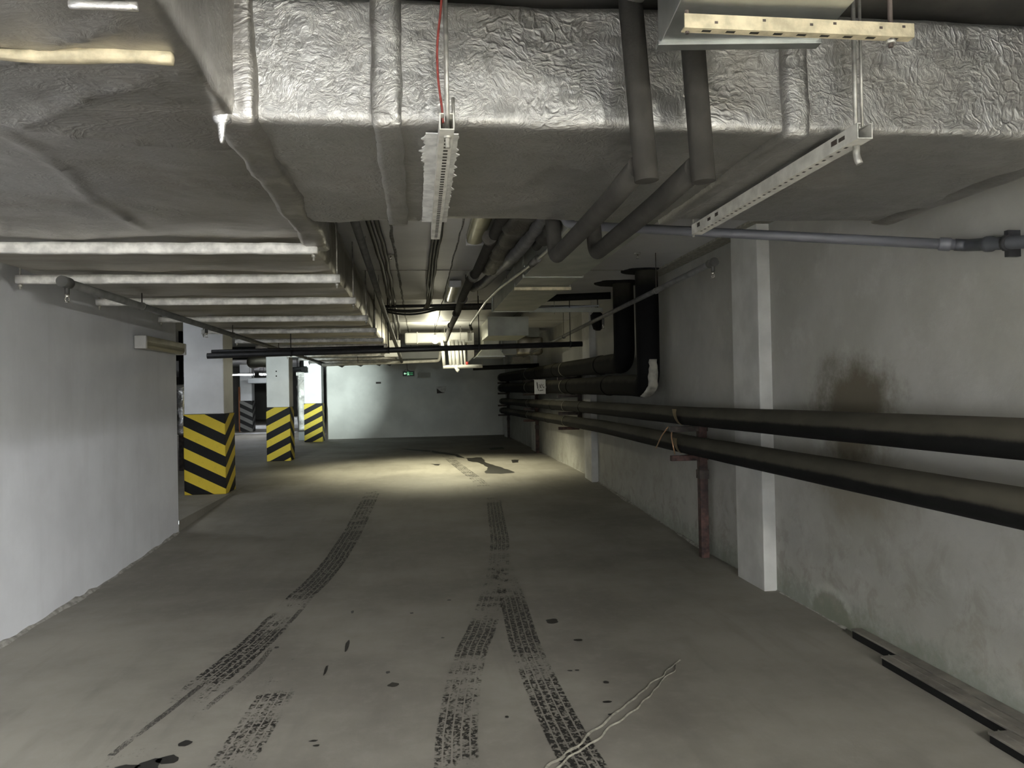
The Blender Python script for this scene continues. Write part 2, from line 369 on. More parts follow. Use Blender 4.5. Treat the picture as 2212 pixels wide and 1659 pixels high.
class MB:
    def __init__(s):
        s.b = bmesh.new(); s.mats = []
    def mi(s, m):
        if m is None:
            return 0
        if m not in s.mats:
            s.mats.append(m)
        return s.mats.index(m)
    def box(s, x0, x1, y0, y1, z0, z1, m=None, bev=0.0, mat=None):
        vs = [s.b.verts.new(v) for v in ((x0, y0, z0), (x1, y0, z0), (x1, y1, z0), (x0, y1, z0),
                                         (x0, y0, z1), (x1, y0, z1), (x1, y1, z1), (x0, y1, z1))]
        if mat is not None:
            for v in vs:
                v.co = mat @ v.co
        k = s.mi(m); fs = []
        for q in ((3, 2, 1, 0), (4, 5, 6, 7), (0, 1, 5, 4), (1, 2, 6, 5), (2, 3, 7, 6), (3, 0, 4, 7)):
            f = s.b.faces.new([vs[i] for i in q]); f.material_index = k; fs.append(f)
        if bev:
            es = list({e for f in fs for e in f.edges})
            r = bmesh.ops.bevel(s.b, geom=es, offset=bev, segments=2, affect='EDGES', profile=0.5)
            for f in r['faces']:
                f.material_index = k
        return s
    def tube(s, pts, r, seg=12, m=None, caps=True, r2=None, smooth=True):
        pts = [Vector(p) for p in pts]; k = s.mi(m)
        rings = []; up = None; N = len(pts)
        for i, p in enumerate(pts):
            t = (pts[min(i + 1, N - 1)] - pts[max(i - 1, 0)]).normalized()
            if up is None:
                up = Vector((0, 0, 1)) if abs(t.z) < 0.9 else Vector((1, 0, 0))
            u = t.cross(up)
            if u.length < 1e-4:
                u = t.cross(Vector((0, 1, 0)))
            u.normalize(); v = u.cross(t).normalized(); up = v
            rr = r[i] if isinstance(r, (list, tuple)) else (r if r2 is None else r + (r2 - r) * i / (N - 1))
            rings.append([s.b.verts.new(p + (u * cos(2 * pi * j / seg) + v * sin(2 * pi * j / seg)) * rr) for j in range(seg)])
        for a, c in zip(rings, rings[1:]):
            for j in range(seg):
                f = s.b.faces.new((a[j], a[(j + 1) % seg], c[(j + 1) % seg], c[j])); f.material_index = k; f.smooth = smooth
        if caps:
            f = s.b.faces.new(rings[0][::-1]); f.material_index = k
            f = s.b.faces.new(rings[-1]); f.material_index = k
        return s
    def lathe(s, c, prof, axis='Z', seg=20, m=None):
        """prof: (distance along axis, radius)"""
        d = {'X': Vector((1, 0, 0)), 'Y': Vector((0, 1, 0)), 'Z': Vector((0, 0, 1))}[axis]
        return s.tube([Vector(c) + d * h for h, _ in prof], [max(q, 1e-4) for _, q in prof], seg, m)
    def ball(s, c, r, m=None, seg=16, sc=(1, 1, 1)):
        k = s.mi(m)
        g = bmesh.ops.create_uvsphere(s.b, u_segments=seg, v_segments=seg // 2, radius=r)
        for v in g['verts']:
            v.co = Vector((v.co.x * sc[0], v.co.y * sc[1], v.co.z * sc[2])) + Vector(c)
        for f in {f for v in g['verts'] for f in v.link_faces}:
            f.material_index = k; f.smooth = True
        return s
    def prism(s, pts, ext, m=None):
        """pts: 3D polygon, ext: extrusion vector"""
        k = s.mi(m); e = Vector(ext)
        a = [s.b.verts.new(p) for p in pts]; c = [s.b.verts.new(Vector(p) + e) for p in pts]
        n = len(pts)
        fs = [s.b.faces.new(a), s.b.faces.new(c[::-1])]
        for i in range(n):
            fs.append(s.b.faces.new((a[i], c[i], c[(i + 1) % n], a[(i + 1) % n])))
        for f in fs:
            f.material_index = k
        return s
    def soft(s, x0, x1, y0, y1, z0, z1, r, step, amp, freq, m=None, seed=0.0, fn=None, amp2=0.0, freq2=20):
        """soft wrapped box: rounded edges, lumpy surface"""
        k = s.mi(m)
        nx, ny, nz = [max(2, int(round((b - a) / q))) for a, b, q in ((x0, x1, step[0]), (y0, y1, step[1]), (z0, z1, step[2]))]
        vd = {}
        cx, cy, cz = (x0 + x1) / 2, (y0 + y1) / 2, (z0 + z1) / 2
        def V(i, j, q):
            key = (i, j, q)
            if key not in vd:
                p = Vector((x0 + (x1 - x0) * i / nx, y0 + (y1 - y0) * j / ny, z0 + (z1 - z0) * q / nz))
                c = Vector((min(max(p.x, x0 + r), x1 - r), min(max(p.y, y0 + r), y1 - r), min(max(p.z, z0 + r), z1 - r)))
                d = (p - c)
                nrm = d.normalized() if d.length > 1e-6 else Vector((0, 0, 0))
                p = c + nrm * r
                o = Vector((seed, seed * 2, -seed))
                dsp = noise.noise((p + o) * freq) * amp
                if amp2:
                    dsp += (0.5 - abs(noise.noise((p - o) * freq2))) * amp2
                p = p + nrm * dsp
                if fn:
                    p = fn(p, nrm)
                vd[key] = s.b.verts.new(p)
            return vd[key]
        def quad(a, b, c, d):
            f = s.b.faces.new((a, b, c, d)); f.material_index = k; f.smooth = True
        for i in range(nx):
            for j in range(ny):
                quad(V(i, j, 0), V(i, j + 1, 0), V(i + 1, j + 1, 0), V(i + 1, j, 0))
                quad(V(i, j, nz), V(i + 1, j, nz), V(i + 1, j + 1, nz), V(i, j + 1, nz))
            for q in range(nz):
                quad(V(i, 0, q), V(i + 1, 0, q), V(i + 1, 0, q + 1), V(i, 0, q + 1))
                quad(V(i, ny, q), V(i, ny, q + 1), V(i + 1, ny, q + 1), V(i + 1, ny, q))
        for j in range(ny):
            for q in range(nz):
                quad(V(0, j, q), V(0, j, q + 1), V(0, j + 1, q + 1), V(0, j + 1, q))
                quad(V(nx, j, q), V(nx, j + 1, q), V(nx, j + 1, q + 1), V(nx, j, q + 1))
        return s
    def build(s, name, m=None, parent=None, origin=None):
        me = bpy.data.meshes.new(name)
        if origin is None:
            if parent is not None:
                origin = ORG[parent.name]
            else:
                xs = [v.co for v in s.b.verts]
                lo = Vector([min(v[i] for v in xs) for i in range(3)]); hi = Vector([max(v[i] for v in xs) for i in range(3)])
                origin = Vector(((lo.x + hi.x) / 2, (lo.y + hi.y) / 2, lo.z))
        origin = Vector(origin)
        for v in s.b.verts:
            v.co -= origin
        bmesh.ops.recalc_face_normals(s.b, faces=s.b.faces)
        s.b.to_mesh(me); s.b.free()
        mats = s.mats if s.mats else [m]
        for q in mats:
            me.materials.append(M[q])
        o = bpy.data.objects.new(name, me); COL.objects.link(o)
        ORG[o.name] = origin
        if parent is not None:
            o.parent = parent
            o.location = origin - ORG[parent.name]
        else:
            o.location = origin
        return o

def tag(o, label, cat, group=None, kind=None):
    if label:
        o['label'] = label
    if cat:
        o['category'] = cat
    if group:
        o['group'] = group
    if kind:
        o['kind'] = kind
    return o

def struct(mb, name, m=None, label=None):
    o = mb.build(name, m, None, origin=(0, 0, 0))
    o['kind'] = 'structure'
    o['label'] = label or ('plain ' + name.replace('_', ' ') + ' of the underground garage')
    o['category'] = name.split('_')[0]
    return o

def thing(name, label, cat, loc, group=None):
    o = bpy.data.objects.new(name, None); COL.objects.link(o)
    o.empty_display_size = 0.1
    o.location = loc; ORG[o.name] = Vector(loc)
    return tag(o, label, cat, group)

def dup(root, loc, label=None):
    def cp(o, par):
        c = o.copy(); COL.objects.link(c)
        if par is not None:
            c.parent = par
        for ch in o.children:
            cp(ch, c)
        return c
    kids = list(root.children)
    r = root.copy(); COL.objects.link(r); r.location = loc
    for k in kids:
        cp(k, r)
    if label:
        r['label'] = label
    return r

ORD = ['nearest', 'second', 'third', 'fourth', 'fifth', 'sixth', 'seventh', 'eighth', 'ninth', 'tenth', 'eleventh', 'twelfth']
CEIL = 2.81

# ------------------------------------------------------------------ setting
def fz(y):
    return 0.0 if y < 7 else (0.19 if y > 12.3 else 0.19 * (y - 7) / 5.3)

XR = 2.67
def make_floor():
    mb = MB(); b = mb.b
    k = mb.mi('floor')
    ys = [-12, -4, 0, 3, 5, 7] + [7 + 5.3 * i / 8 for i in range(1, 9)] + [16, 20, 25.2]
    xs = [-2.80, -1.3, 0, 1.3, XR + 0.1]
    g = [[b.verts.new((x, y, fz(y))) for x in xs] for y in ys]
    for r0, r1 in zip(g, g[1:]):
        for i in range(len(xs) - 1):
            f = b.faces.new((r0[i], r0[i + 1], r1[i + 1], r1[i])); f.material_index = k
    # raised hall slab on the left, with its kerb face towards the lane
    ky = [y for y in ys if 8.7 <= y <= 12.3] + [12.3]
    ky = sorted(set([8.93] + [q for q in ky if q > 8.95]))
    top = [b.verts.new((-2.67, y, 0.191)) for y in ky]; bot = [b.verts.new((-2.67, y, fz(y) - 0.01)) for y in ky]
    for i in range(len(ky) - 1):
        f = b.faces.new((top[i], top[i + 1], bot[i + 1], bot[i])); f.material_index = k
    f = b.faces.new([b.verts.new(p) for p in ((-16, 8.6, 0.191), (-2.67, 8.6, 0.191), (-2.67, 48, 0.191), (-16, 48, 0.191))]); f.material_index = k
    # ---- tyre marks and stains are part of the floor surface
    uvl = b.loops.layers.uv.new('UVMap')
    stl = b.loops.layers.float_color.new('strength')
    kt = mb.mi('tyre')
    def strip(pts, w, zoff=0.0016):
        """pts: (x, y, strength)"""
        P = []
        for a, c in zip(pts, pts[1:]):
            for i in range(6):
                t = i / 6
                P.append(tuple(a[j] + (c[j] - a[j]) * t for j in range(3)))
        P.append(pts[-1])
        L = 0.0; prev = None; pv = None
        for i, (x, y, sv) in enumerate(P):
            q0 = P[max(i - 1, 0)]; q1 = P[min(i + 1, len(P) - 1)]
            d = Vector((q1[0] - q0[0], q1[1] - q0[1], 0)).normalized(); nn = Vector((d.y, -d.x, 0))
            if pv:
                L += math.hypot(x - pv[0], y - pv[1])
            pv = (x, y)
            z = fz(y) + zoff
            c = Vector((x, y, z))
            cur = (b.verts.new(c - nn * w / 2), b.verts.new(c + nn * w / 2), L, sv)
            if prev:
                f = b.faces.new((prev[0], prev[1], cur[1], cur[0])); f.material_index = kt
                for lp, (u, v, sq) in zip(f.loops, ((0, prev[2], prev[3]), (1, prev[2], prev[3]), (1, cur[2], cur[3]), (0, cur[2], cur[3]))):
                    lp[uvl].uv = (u, v); lp[stl] = (sq, sq, sq, 1)
            prev = cur
    strip([(-.68, 11.5, .2), (-.70, 10.4, .5), (-.74, 8.6, .6), (-.80, 7.4, .75), (-.88, 6.5, .85), (-.93, 6.15, .55), (-.97, 5.7, .15),
           (-1.0, 5.35, .5), (-1.04, 5.05, .95), (-1.12, 4.6, .95), (-1.17, 4.38, .5), (-1.22, 4.0, .12), (-1.28, 3.6, .18), (-1.30, 3.3, .3), (-1.33, 2.9, .5)], 0.22)
    strip([(-.76, 4.75, .15), (-.76, 4.4, .1), (-.77, 4.1, .38), (-.79, 3.75, .55), (-.81, 3.45, .42), (-.84, 3.1, .25), (-.88, 2.7, .35)], 0.20, 0.0018)
    strip([(.98, 10.4, .25), (.93, 9.8, .65), (.86, 8.8, .8), (.80, 7.9, .6), (.72, 7.2, .35), (.62, 6.4, .3), (.50, 5.7, .45), (.43, 5.3, .25),
           (.36, 4.95, .95), (.30, 4.7, .7), (.23, 4.3, .35), (.18, 3.9, .42), (.14, 3.5, .62), (.125, 3.2, .4), (.11, 2.7, .5)], 0.20, 0.0020)
    strip([(.70, 7.0, .15), (.68, 6.2, .3), (.665, 5.7, .5), (.645, 5.3, .85), (.62, 4.8, .75), (.612, 4.4, .35), (.615, 4.0, .6),
           (.62, 3.7, .85), (.63, 3.4, .95), (.645, 3.15, .9), (.66, 2.8, .7)], 0.20, 0.0022)
    strip([(.52, 17.5, .3), (.66, 15.0, .5), (.80, 13.0, .55), (.93, 11.4, .35)], 0.2, 0.0016)
    for pts_ in ([(-1.165, 4.45, .2), (-1.20, 4.3, .8), (-1.26, 4.0, .9), (-1.33, 3.7, .5), (-1.36, 3.55, .7)], [(-.93, 4.9, .4), (-.95, 4.6, .7), (-.99, 4.4, .6), (-1.06, 4.1, .5), (-1.12, 3.85, .2)], [(-.86, 5.9, .3), (-.9, 5.5, .8), (-.93, 5.3, .3)], [(-1.03, 5.75, .3), (-1.08, 5.5, .8), (-1.1, 5.35, .2)]):
        strip(pts_, 0.035, 0.0021)
    # round drips and puddles
    def spot(x, y, rx, ry, m='oil', n=14, jag=0.25, z=0.0024):
        kk = mb.mi(m)
        vs = []
        for i in range(n):
            a = 2 * pi * i / n; q = 1 + jag * 1.6 * noise.noise(Vector((cos(a) * 1.3 + x * 7, sin(a) * 1.3 + y * 5, 0)))
            yy = y + ry * q * sin(a)
            vs.append(b.verts.new((x + rx * q * cos(a), yy, fz(yy) + z)))
        f = b.faces.new(vs); f.material_index = kk
    for x, y, rx, ry in ((.86, 5.12, .045, .05), (-.164, 4.16, .03, .032), (.956, 4.0, .016, .02), (-.08, 5.49, .014, .02), (.194, 5.78, .015, .02),
                         (.387, 3.655, .010, .013), (.36, 4.6, .008, .05), (-.47, 4.85, .012, .11), (-.55, 4.45, .008, .09), (-.5, 5.6, .01, .04), (-1.17, 3.36, .06, .13), (-1.10, 3.47, .05, .04), (-1.25, 3.42, .05, .03),
                         (-1.07, 3.62, .03, .03), (.80, 4.2, .014, .012), (.84, 4.2, .012, .012), (.95, 4.7, .03, .02),
                         (.88, 3.6, .016, .012), (.9, 3.75, .025, .012), (-.5, 3.55, .02, .01), (-.48, 3.5, .015, .01), (.12, 4.9, .012, .012), (-.2, 4.35, .012, .02), (-.9, 4.9, .015, .02)):
        spot(x, y, rx, ry)
    def puddle(pts):
        kk = mb.mi('oil'); out = []
        for (ax, ay), (cx, cy) in zip(pts, pts[1:] + pts[:1]):
            for q in range(5):
                t = q / 5; x = ax + (cx - ax) * t; y = ay + (cy - ay) * t
                out.append((x + .035 * noise.noise(Vector((x * 9, y * 5, 1))), y + .14 * noise.noise(Vector((x * 9, y * 3, 8)))))
        vs = [b.verts.new((x, y, .1925)) for x, y in out]
        fs = [b.faces.new(vs)]
        for f in fs:
            f.material_index = kk
    puddle([(0.95, 15.92), (1.12, 15.98), (1.27, 16.04), (1.26, 14.84), (1.41, 13.94), (1.58, 12.89), (1.31, 12.68), (1.08, 12.9), (1.21, 13.83), (1.13, 14.79), (0.95, 15.26)])
    for c4 in ([(-0.48, 19.33), (0.25, 18.41), (0.24, 17.9), (-0.3, 18.75)], [(0.27, 18.38), (0.79, 17.08), (0.72, 16.7), (0.26, 17.75)], [(0.80, 17.05), (0.93, 15.98), (0.80, 16.2), (0.73, 16.7)]):
        puddle(c4)
    puddle([(1.79, 15.18), (1.96, 15.22), (1.85, 14.64), (1.75, 14.58)])
    puddle([(1.65, 18.62), (2.01, 18.8), (2.0, 18.17), (1.65, 18.01)])
    puddle([(0.2, 14.82), (0.37, 14.86), (0.34, 14.48)])
    # pale ragged crack
    kc = mb.mi('crack')
    for off, wv in ((0.0, 1.0), (0.045, 0.7)):
        prev = None
        for i in range(61):
            t = i / 60
            x = .40 + (1.45 - .40) * t; y = 3.02 + (4.25 - 3.02) * t
            dx = noise.noise(Vector((t * 14, off * 40, 0))) * 0.02 + off * (1 - abs(2 * t - 1)) ** 0.5
            w = (0.007 + 0.006 * noise.noise(Vector((t * 30, off * 90, 4)))) * wv * (1.15 - t)
            z = 0.004
            c = Vector((x + dx, y - dx, z))
            cur = (b.verts.new(c + Vector((-w, w, -0.0025))), b.verts.new(c + Vector((0, 0, 0.003))), b.verts.new(c + Vector((w, -w, -0.0025))))
            if prev:
                for j in (0, 1):
                    f = b.faces.new((prev[j], prev[j + 1], cur[j + 1], cur[j])); f.material_index = kc
            prev = cur
    # lamp glare on the hall floor, painted as pale bands
    kp = mb.mi('glare_block')
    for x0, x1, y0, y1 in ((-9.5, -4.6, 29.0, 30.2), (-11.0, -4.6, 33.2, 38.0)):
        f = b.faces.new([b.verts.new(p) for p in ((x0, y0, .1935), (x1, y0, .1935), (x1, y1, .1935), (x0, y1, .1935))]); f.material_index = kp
    return struct(mb, 'floor', None, 'dusty concrete garage floor with black tyre marks')
make_floor()

mb = MB(); mb.box(-2.92, -2.67, -12, 8.92, -0.05, CEIL); mb.box(-16, -2.92, 8.67, 8.92, -0.05, CEIL)
struct(mb, 'wall_left', 'wall_l', 'white plastered wall on the left ending in an open corner')
mb = MB(); mb.box(XR, XR + 0.2, -12, 25.0, -0.05, CEIL)
struct(mb, 'wall_right', 'wall_r', 'stained grey plaster wall on the right behind the pipes')
mb = MB(); mb.box(-2.85, XR + 0.2, 24.3, 24.5, 0.0, CEIL)
struct(mb, 'wall_back', 'wall_b', 'plain grey wall closing the far end of the lane')
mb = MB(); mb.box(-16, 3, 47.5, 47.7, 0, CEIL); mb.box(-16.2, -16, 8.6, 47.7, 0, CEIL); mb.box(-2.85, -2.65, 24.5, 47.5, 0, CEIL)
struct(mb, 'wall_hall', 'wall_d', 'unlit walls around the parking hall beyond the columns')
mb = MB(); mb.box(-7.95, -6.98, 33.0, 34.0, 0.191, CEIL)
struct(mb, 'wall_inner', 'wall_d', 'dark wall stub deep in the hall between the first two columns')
def make_ceiling():
    mb = MB()
    mb.box(-16.2, XR + 0.2, -12, 47.7, CEIL, CEIL + 0.2, 'ceil')
    # mortar joints between the slabs
    for x, w in ((-0.19, 0.012), (0.345, 0.007), (1.6, 0.006), (-1.3, 0.01)):
        prev = None; k = mb.mi('joint')
        for i in range(121):
            y = 3.0 + i * 0.17
            ww = w * (1 + 0.7 * noise.noise(Vector((x * 9, y * 5, 0)))); dx = 0.012 * noise.noise(Vector((x, y * 3, 7)))
            cur = (mb.b.verts.new((x + dx - ww, y, CEIL)), mb.b.verts.new((x + dx, y, CEIL - 0.006 - 0.004 * noise.noise(Vector((y * 9, x, 0))))), mb.b.verts.new((x + dx + ww, y, CEIL)))
            if prev:
                for j in (0, 1):
                    f = mb.b.faces.new((prev[j], cur[j], cur[j + 1], prev[j + 1])); f.material_index = k
            prev = cur
    for y in (7.9, 13.5, 19.3):
        mb.box(-0.55, XR, y - 0.008, y + 0.008, CEIL - 0.004, CEIL + 0.01, 'crack')
    mb.box(-2.7, XR + 0.01, -12, 2.9, CEIL - 0.012, CEIL + 0.01, 'rawceil')
    mb.box(XR - 0.16, XR, 3.0, 8.2, CEIL - 0.02, CEIL + 0.01, 'crack')
    return struct(mb, 'ceiling', None, 'grey slab ceiling of the garage')
make_ceiling()
for i, (y0, y1) in enumerate(((5.57, 6.06), (11.4, 11.9), (17.15, 17.65), (22.9, 23.4))):
    mb = MB(); mb.box(2.57, XR + 0.01, y0, y1, -0.02 if y0 < 7 else fz(y0) - 0.03, CEIL, 'pilaster', 0.006)
    struct(mb, 'trim_%d' % (i + 1), None, ['nearest', 'second', 'third', 'farthest'][i] + ' shallow plaster pilaster on the right wall')

def skirting(name, x, sgn, y0, y1, label, hgt, dep):
    mb = MB(); n = int((y1 - y0) / 0.08); prev = None; k = mb.mi('skirt')
    for i in range(n + 1):
        y = y0 + (y1 - y0) * i / n
        a = 0.5 + noise.noise(Vector((y * 1.3, x, 2))); c = 0.5 + 0.8 * noise.noise(Vector((y * 6, x, 5)))
        h = hgt * max(0.12, a * c * 1.6); d = dep * max(0.2, a * 1.3 + 0.4 * noise.noise(Vector((y * 9, 3, x))))
        z = fz(y)
        cur = [mb.b.verts.new(p) for p in ((x - sgn * 0.01, y, z + h), (x + sgn * d * 0.35, y, z + h * 0.85), (x + sgn * d, y, z - 0.004))]
        if prev:
            for j in (0, 1):
                f = mb.b.faces.new((prev[j], prev[j + 1], cur[j + 1], cur[j])); f.material_index = k
        prev = cur
    return struct(mb, name, None, label)
M['skirt'] = simple('crumbling_mortar', (0.30, 0.29, 0.265), 0.9, 0, 0.25, 18, 0.5)
skirting('baseboard_left', -2.67, 1, -2, 8.9, 'crumbling mortar fillet along the foot of the left wall', 0.03, 0.04)
skirting('baseboard_right', XR, -1, 4.6, 24, 'crumbling mortar fillet along the foot of the right wall', 0.02, 0.03)

# ------------------------------------------------------------------ columns with hazard stripes
def column(name_label, xc, y0, w, d, z0, zt, stripe, smudge=False):
    t = thing('column', name_label, 'column', (xc, y0, z0), 'hazard-striped garage columns')
    MB().box(xc - w, xc, y0, y0 + d, zt, CEIL, 'col', 0.012).build('shaft', None, t)
    o = MB().box(xc - w - 0.012, xc + 0.012, y0 - 0.012, y0 + d + 0.012, z0, zt, stripe, 0.008).build('striped_base', None, t, origin=(xc, y0, z0))
    o['label'] = 'yellow and black hazard stripes'
    if smudge:
        for dz in (0.0, 0.10):
            m = MB()
            m.box(xc - 0.27, xc - 0.245, y0 - 0.002, y0 + 0.004, 2.06 - dz, 2.09 - dz, 'ink')
            m.build('bolt_hole', None, t)
    return t
column('white square column striped below, nearest the camera beside the left wall end', -2.73, 11.25, .54, .55, .191, 1.32, 'stripe_a')
column('smudged white striped column, middle one of the row of three', -2.705, 16.6, .465, .5, .191, 1.32, 'stripe_b', True)
column('brightly lit striped column standing against the far wall', -2.84, 23.1, .5, .5, .191, 1.32, 'stripe_c')
column('unlit striped column deep in the dark hall', -6.47, 31.0, .45, .5, .191, 1.4, 'stripe_d')

# ------------------------------------------------------------------ foil trunk duct along the left
CREASES = [[(-1.24, 2.48), (-1.21, 2.6), (-1.23, 2.84), (-1.30, 3.29), (-1.29, 3.62), (-1.29, 3.97)], [(-1.19, 2.39), (-1.04, 2.47), (-.86, 2.54), (-.61, 2.59)],
            [(-.62, 1.75), (-.95, 1.95), (-1.3, 2.12), (-1.6, 2.2)], [(-.66, 2.05), (-.9, 2.2), (-1.15, 2.42)]]
def trunk_fn(p, nrm):
    # the underside bellies down and ripples across
    if nrm.z < -0.5:
        p = p + Vector((0, 0, -0.010 + 0.006 * sin(p.y * 5.0 + noise.noise(p * 1.5) * 3)))
        if p.y < 2.3:
            p.z += 0.012 * noise.noise(Vector((p.x * 2, p.y * 7, 1)))
        for pts_ in CREASES:
            for a_, c_ in zip(pts_, pts_[1:]):
                ax, ay = a_; cx_, cy_ = c_
                L2 = (cx_ - ax) ** 2 + (cy_ - ay) ** 2
                t_ = max(0, min(1, ((p.x - ax) * (cx_ - ax) + (p.y - ay) * (cy_ - ay)) / L2))
                d_ = math.hypot(p.x - ax - t_ * (cx_ - ax), p.y - ay - t_ * (cy_ - ay))
                if d_ < .1:
                    p = p + Vector((0, 0, -.011 * math.exp(-(d_ / .022) ** 2)))
    return p
t = thing('trunk_duct', 'wide foil-wrapped air duct running along the left under the ceiling', 'duct', (-1.5, 6, 2.36))
mb = MB()
mb.soft(-2.52, -.52, -3.0, 4.3, 2.380, 2.77, .025, (.028, .026, .05), .014, 2.6, 'foil_under', 1.7, trunk_fn, .006, 8)
mb.build('near_section', None, t)
mb = MB()
mb.soft(-2.47, -.555, 4.3, 19.0, 2.378, 2.745, .03, (.12, .09, .07), .016, 2.2, 'foil_old', 4.2, trunk_fn, .008, 6)
mb.build('far_section', None, t)
mb = MB(); mb.soft(-2.4, -.565, 1.885, 1.915, 2.344, 2.372, .006, (.03, .012, .012), .010, 6, 'cream', 3.3, lambda p, nrm: p + Vector((0, .012 * noise.noise(Vector((p.x * 4, 0, 0))), .008 * noise.noise(Vector((p.x * 5, 3, 0))))))
mb.build('edge_strip', None, t)['label'] = 'crooked yellowish strip'
mb = MB(); mb.soft(-.70, -.56, 1.655, 1.675, 2.352, 2.374, .006, (.03, .012, .012), .006, 6, 'foil_bright', 6.3, None)
mb.build('edge_strip', None, t)  # short highlight on the duct, built as a bright foil strip
# flange ridges
for y, r in ((4.32, .025), (9.9, .02), (15.4, .02)):
    mb = MB(); mb.soft(-2.49, -.535, y - .035, y + .035, 2.356, 2.76, .02, (.06, .03, .05), .012, 9, 'foil_old', y)
    mb.build('flange_wrap', None, t)
mb = MB()
mb.soft(-.585, -.462, 2.318, 4.30, 2.350, 2.775, .022, (.02, .025, .03), .016, 4, 'foil_under', 8.8, lambda p, nrm: p + Vector((.02 * noise.noise(Vector((0, p.y * 3, 2))), 0, -.012 * max(0, p.y - 3.4) * (1.2 + noise.noise(Vector((p.x * 5, p.y * 16, 1)))) * (nrm.z < 0))), .010, 14)
mb.build('junction_wrap', None, t)
# torn insulation rags at the far end
mb = MB()
for x in (-2.3, -1.9, -1.45, -1.0, -.75):
    w = random.uniform(.2, .35)
    mb.prism([(x - w, 19.0, 2.39), (x + w, 19.0, 2.39), (x + w * .6, 19.0, 2.30), (x + .06, 19.0, 2.24 + random.uniform(-.03, .02)), (x - w * .5, 19.0, 2.31)], (0, .03, 0), 'blackfoil')
mb.build('torn_wrapping', None, t)

# ------------------------------------------------------------------ foil branch duct crossing the lane
def branch_fn(p, nrm):
    if nrm.z < -0.5:
        p.z += -0.004 + 0.005 * noise.noise(Vector((p.x * 1.5, p.y * 11, 3)))
        if p.x < 0.02:
            p.z -= max(0, p.y - 3.0) * (.02 + .016 * noise.noise(Vector((p.x * 4, p.y * 22, 6))))
    if nrm.y < -0.5:
        p.y += 0.007 * noise.noise(Vector((p.x * 4.5, 2, p.z * 4.5)))
    return p
t = thing('branch_duct', 'shiny crumpled foil air duct crossing the ceiling just ahead', 'duct', (.9, 3.0, 2.37))
mb = MB()
mb.soft(-.56, 2.36, 2.35, 3.64, 2.376, 2.752, .014, (.025, .035, .02), .008, 3.0, 'foil', 2.3, branch_fn, .004, 13)
o = mb.build('body', None, t)
for x0, x1, sd in ((-.125, -.035, 1.0), (1.18, 1.26, 3.0)):
    mb = MB(); mb.soft(x0, x1, 2.322, 3.66, 2.356, 2.775, .016, (.02, .03, .02), .009, 6, 'foil', sd, branch_fn, .006, 17)
    mb.build('flange_wrap', None, t)
mb = MB(); mb.soft(2.30, 2.42, 2.33, 3.68, 2.362, 2.77, .025, (.04, .04, .03), .012, 6, 'foil_under', 5, None)
mb.build('end_flange', None, t)
# torn white tape either side of the slotted channel
mb = MB(); pts = []; pts2 = []
N = 70
for i in range(N + 1):
    y = 2.40 + 1.24 * i / N
    sp = random.random() ** 3
    pts.append((.036 - (.022 * sp if i < 22 else .003 * sp) - .006 * i / N, y + random.uniform(-.003, .003), 2.358))
    sp = random.random() ** 3
    pts2.append((.138 + (.004 * sp if i < 8 else (.020 * sp if i < 40 else .006 * sp)) + .006 * i / N, y + random.uniform(-.003, .003), 2.358))
mb.prism(pts + pts2[::-1], (0, 0, .004), 'tape')
mb.build('torn_tape', None, t)['label'] = 'torn white tape'

# ------------------------------------------------------------------ hangers
def rodmb(x, y, z0, z1, r=.006):
    mb = MB(); mb.tube([(x, y, z0), (x, y, z1)], r, 8, 'rod'); return mb
def hanger_cross(x0, x1, y, z0, z1, label, wrap='wrapwhite'):
    t = thing('duct_hanger', label, 'bracket', ((x0 + x1) / 2, y, z0), 'channel braces under the left duct')
    mb = MB()
    # open channel: web and two flanges, lumpy wrapped face
    n = 40
    mb.soft(x0, x1, y - .026, y + .026, z0, z1, .006, (.05, .02, .02), .004, 9, wrap, y)
    mb.build('channel', None, t)
    for x in (x0 + .022, x1 - .022):
        rodmb(x, y, z0 - .035, CEIL, .006).build('rod', None, t)
        mb = MB(); mb.tube([(x, y, z0 - .018), (x, y, z0 - .001)], .012, 6, 'rod'); mb.build('nut', None, t)
    return t
for i, (y, xr) in enumerate(((4.14, -.515), (5.21, -.505), (6.43, -.50), (7.9, -.495), (9.39, -.49), (11.05, -.485), (12.4, -.485), (13.8, -.485), (15.2, -.485), (16.7, -.485), (18.2, -.485))):
    hanger_cross(-2.52, xr, y, 2.296, 2.352, 'pale channel brace under the left foil duct, %s one from the camera' % ORD[i], 'wrapwhite')

def strut(x, y0, y1, label, side_slots, w=.042):
    t = thing('slotted_channel', label, 'bracket', (x, (y0 + y1) / 2, 2.31), 'slotted channels under the foil duct')
    mb = MB(); z0, z1 = 2.304, 2.352
    mb.box(x - w / 2, x + w / 2, y0, y1, z0, z0 + .003, 'whitemetal')
    mb.box(x - w / 2, x - w / 2 + .003, y0, y1, z0 + .003, z1, 'whitemetal'); mb.box(x + w / 2 - .003, x + w / 2, y0, y1, z0 + .003, z1, 'whitemetal')
    mb.box(x - w / 2 + .003, x - w / 2 + .012, y0, y1, z1 - .003, z1, 'whitemetal'); mb.box(x + w / 2 - .012, x + w / 2 - .003, y0, y1, z1 - .003, z1, 'whitemetal')
    n = int((y1 - y0) / (.045 if side_slots else .032))
    for i in range(2, n - 1):
        y = y0 + (y1 - y0) * i / n
        mb.box(x + (-.014 if side_slots else -.005), x + (-.005 if side_slots else .009), y - .007, y + .007, z0 - .0008, z0 + .001, 'ink')
        if side_slots and random.random() < .12:
            mb.box(x - w / 2 - .0008, x - w / 2 + .001, y - .02, y + .015, z0 + .02, z0 + .03 + .01 * random.random(), 'darksteel')
    mb.build('channel', None, t)
    return t
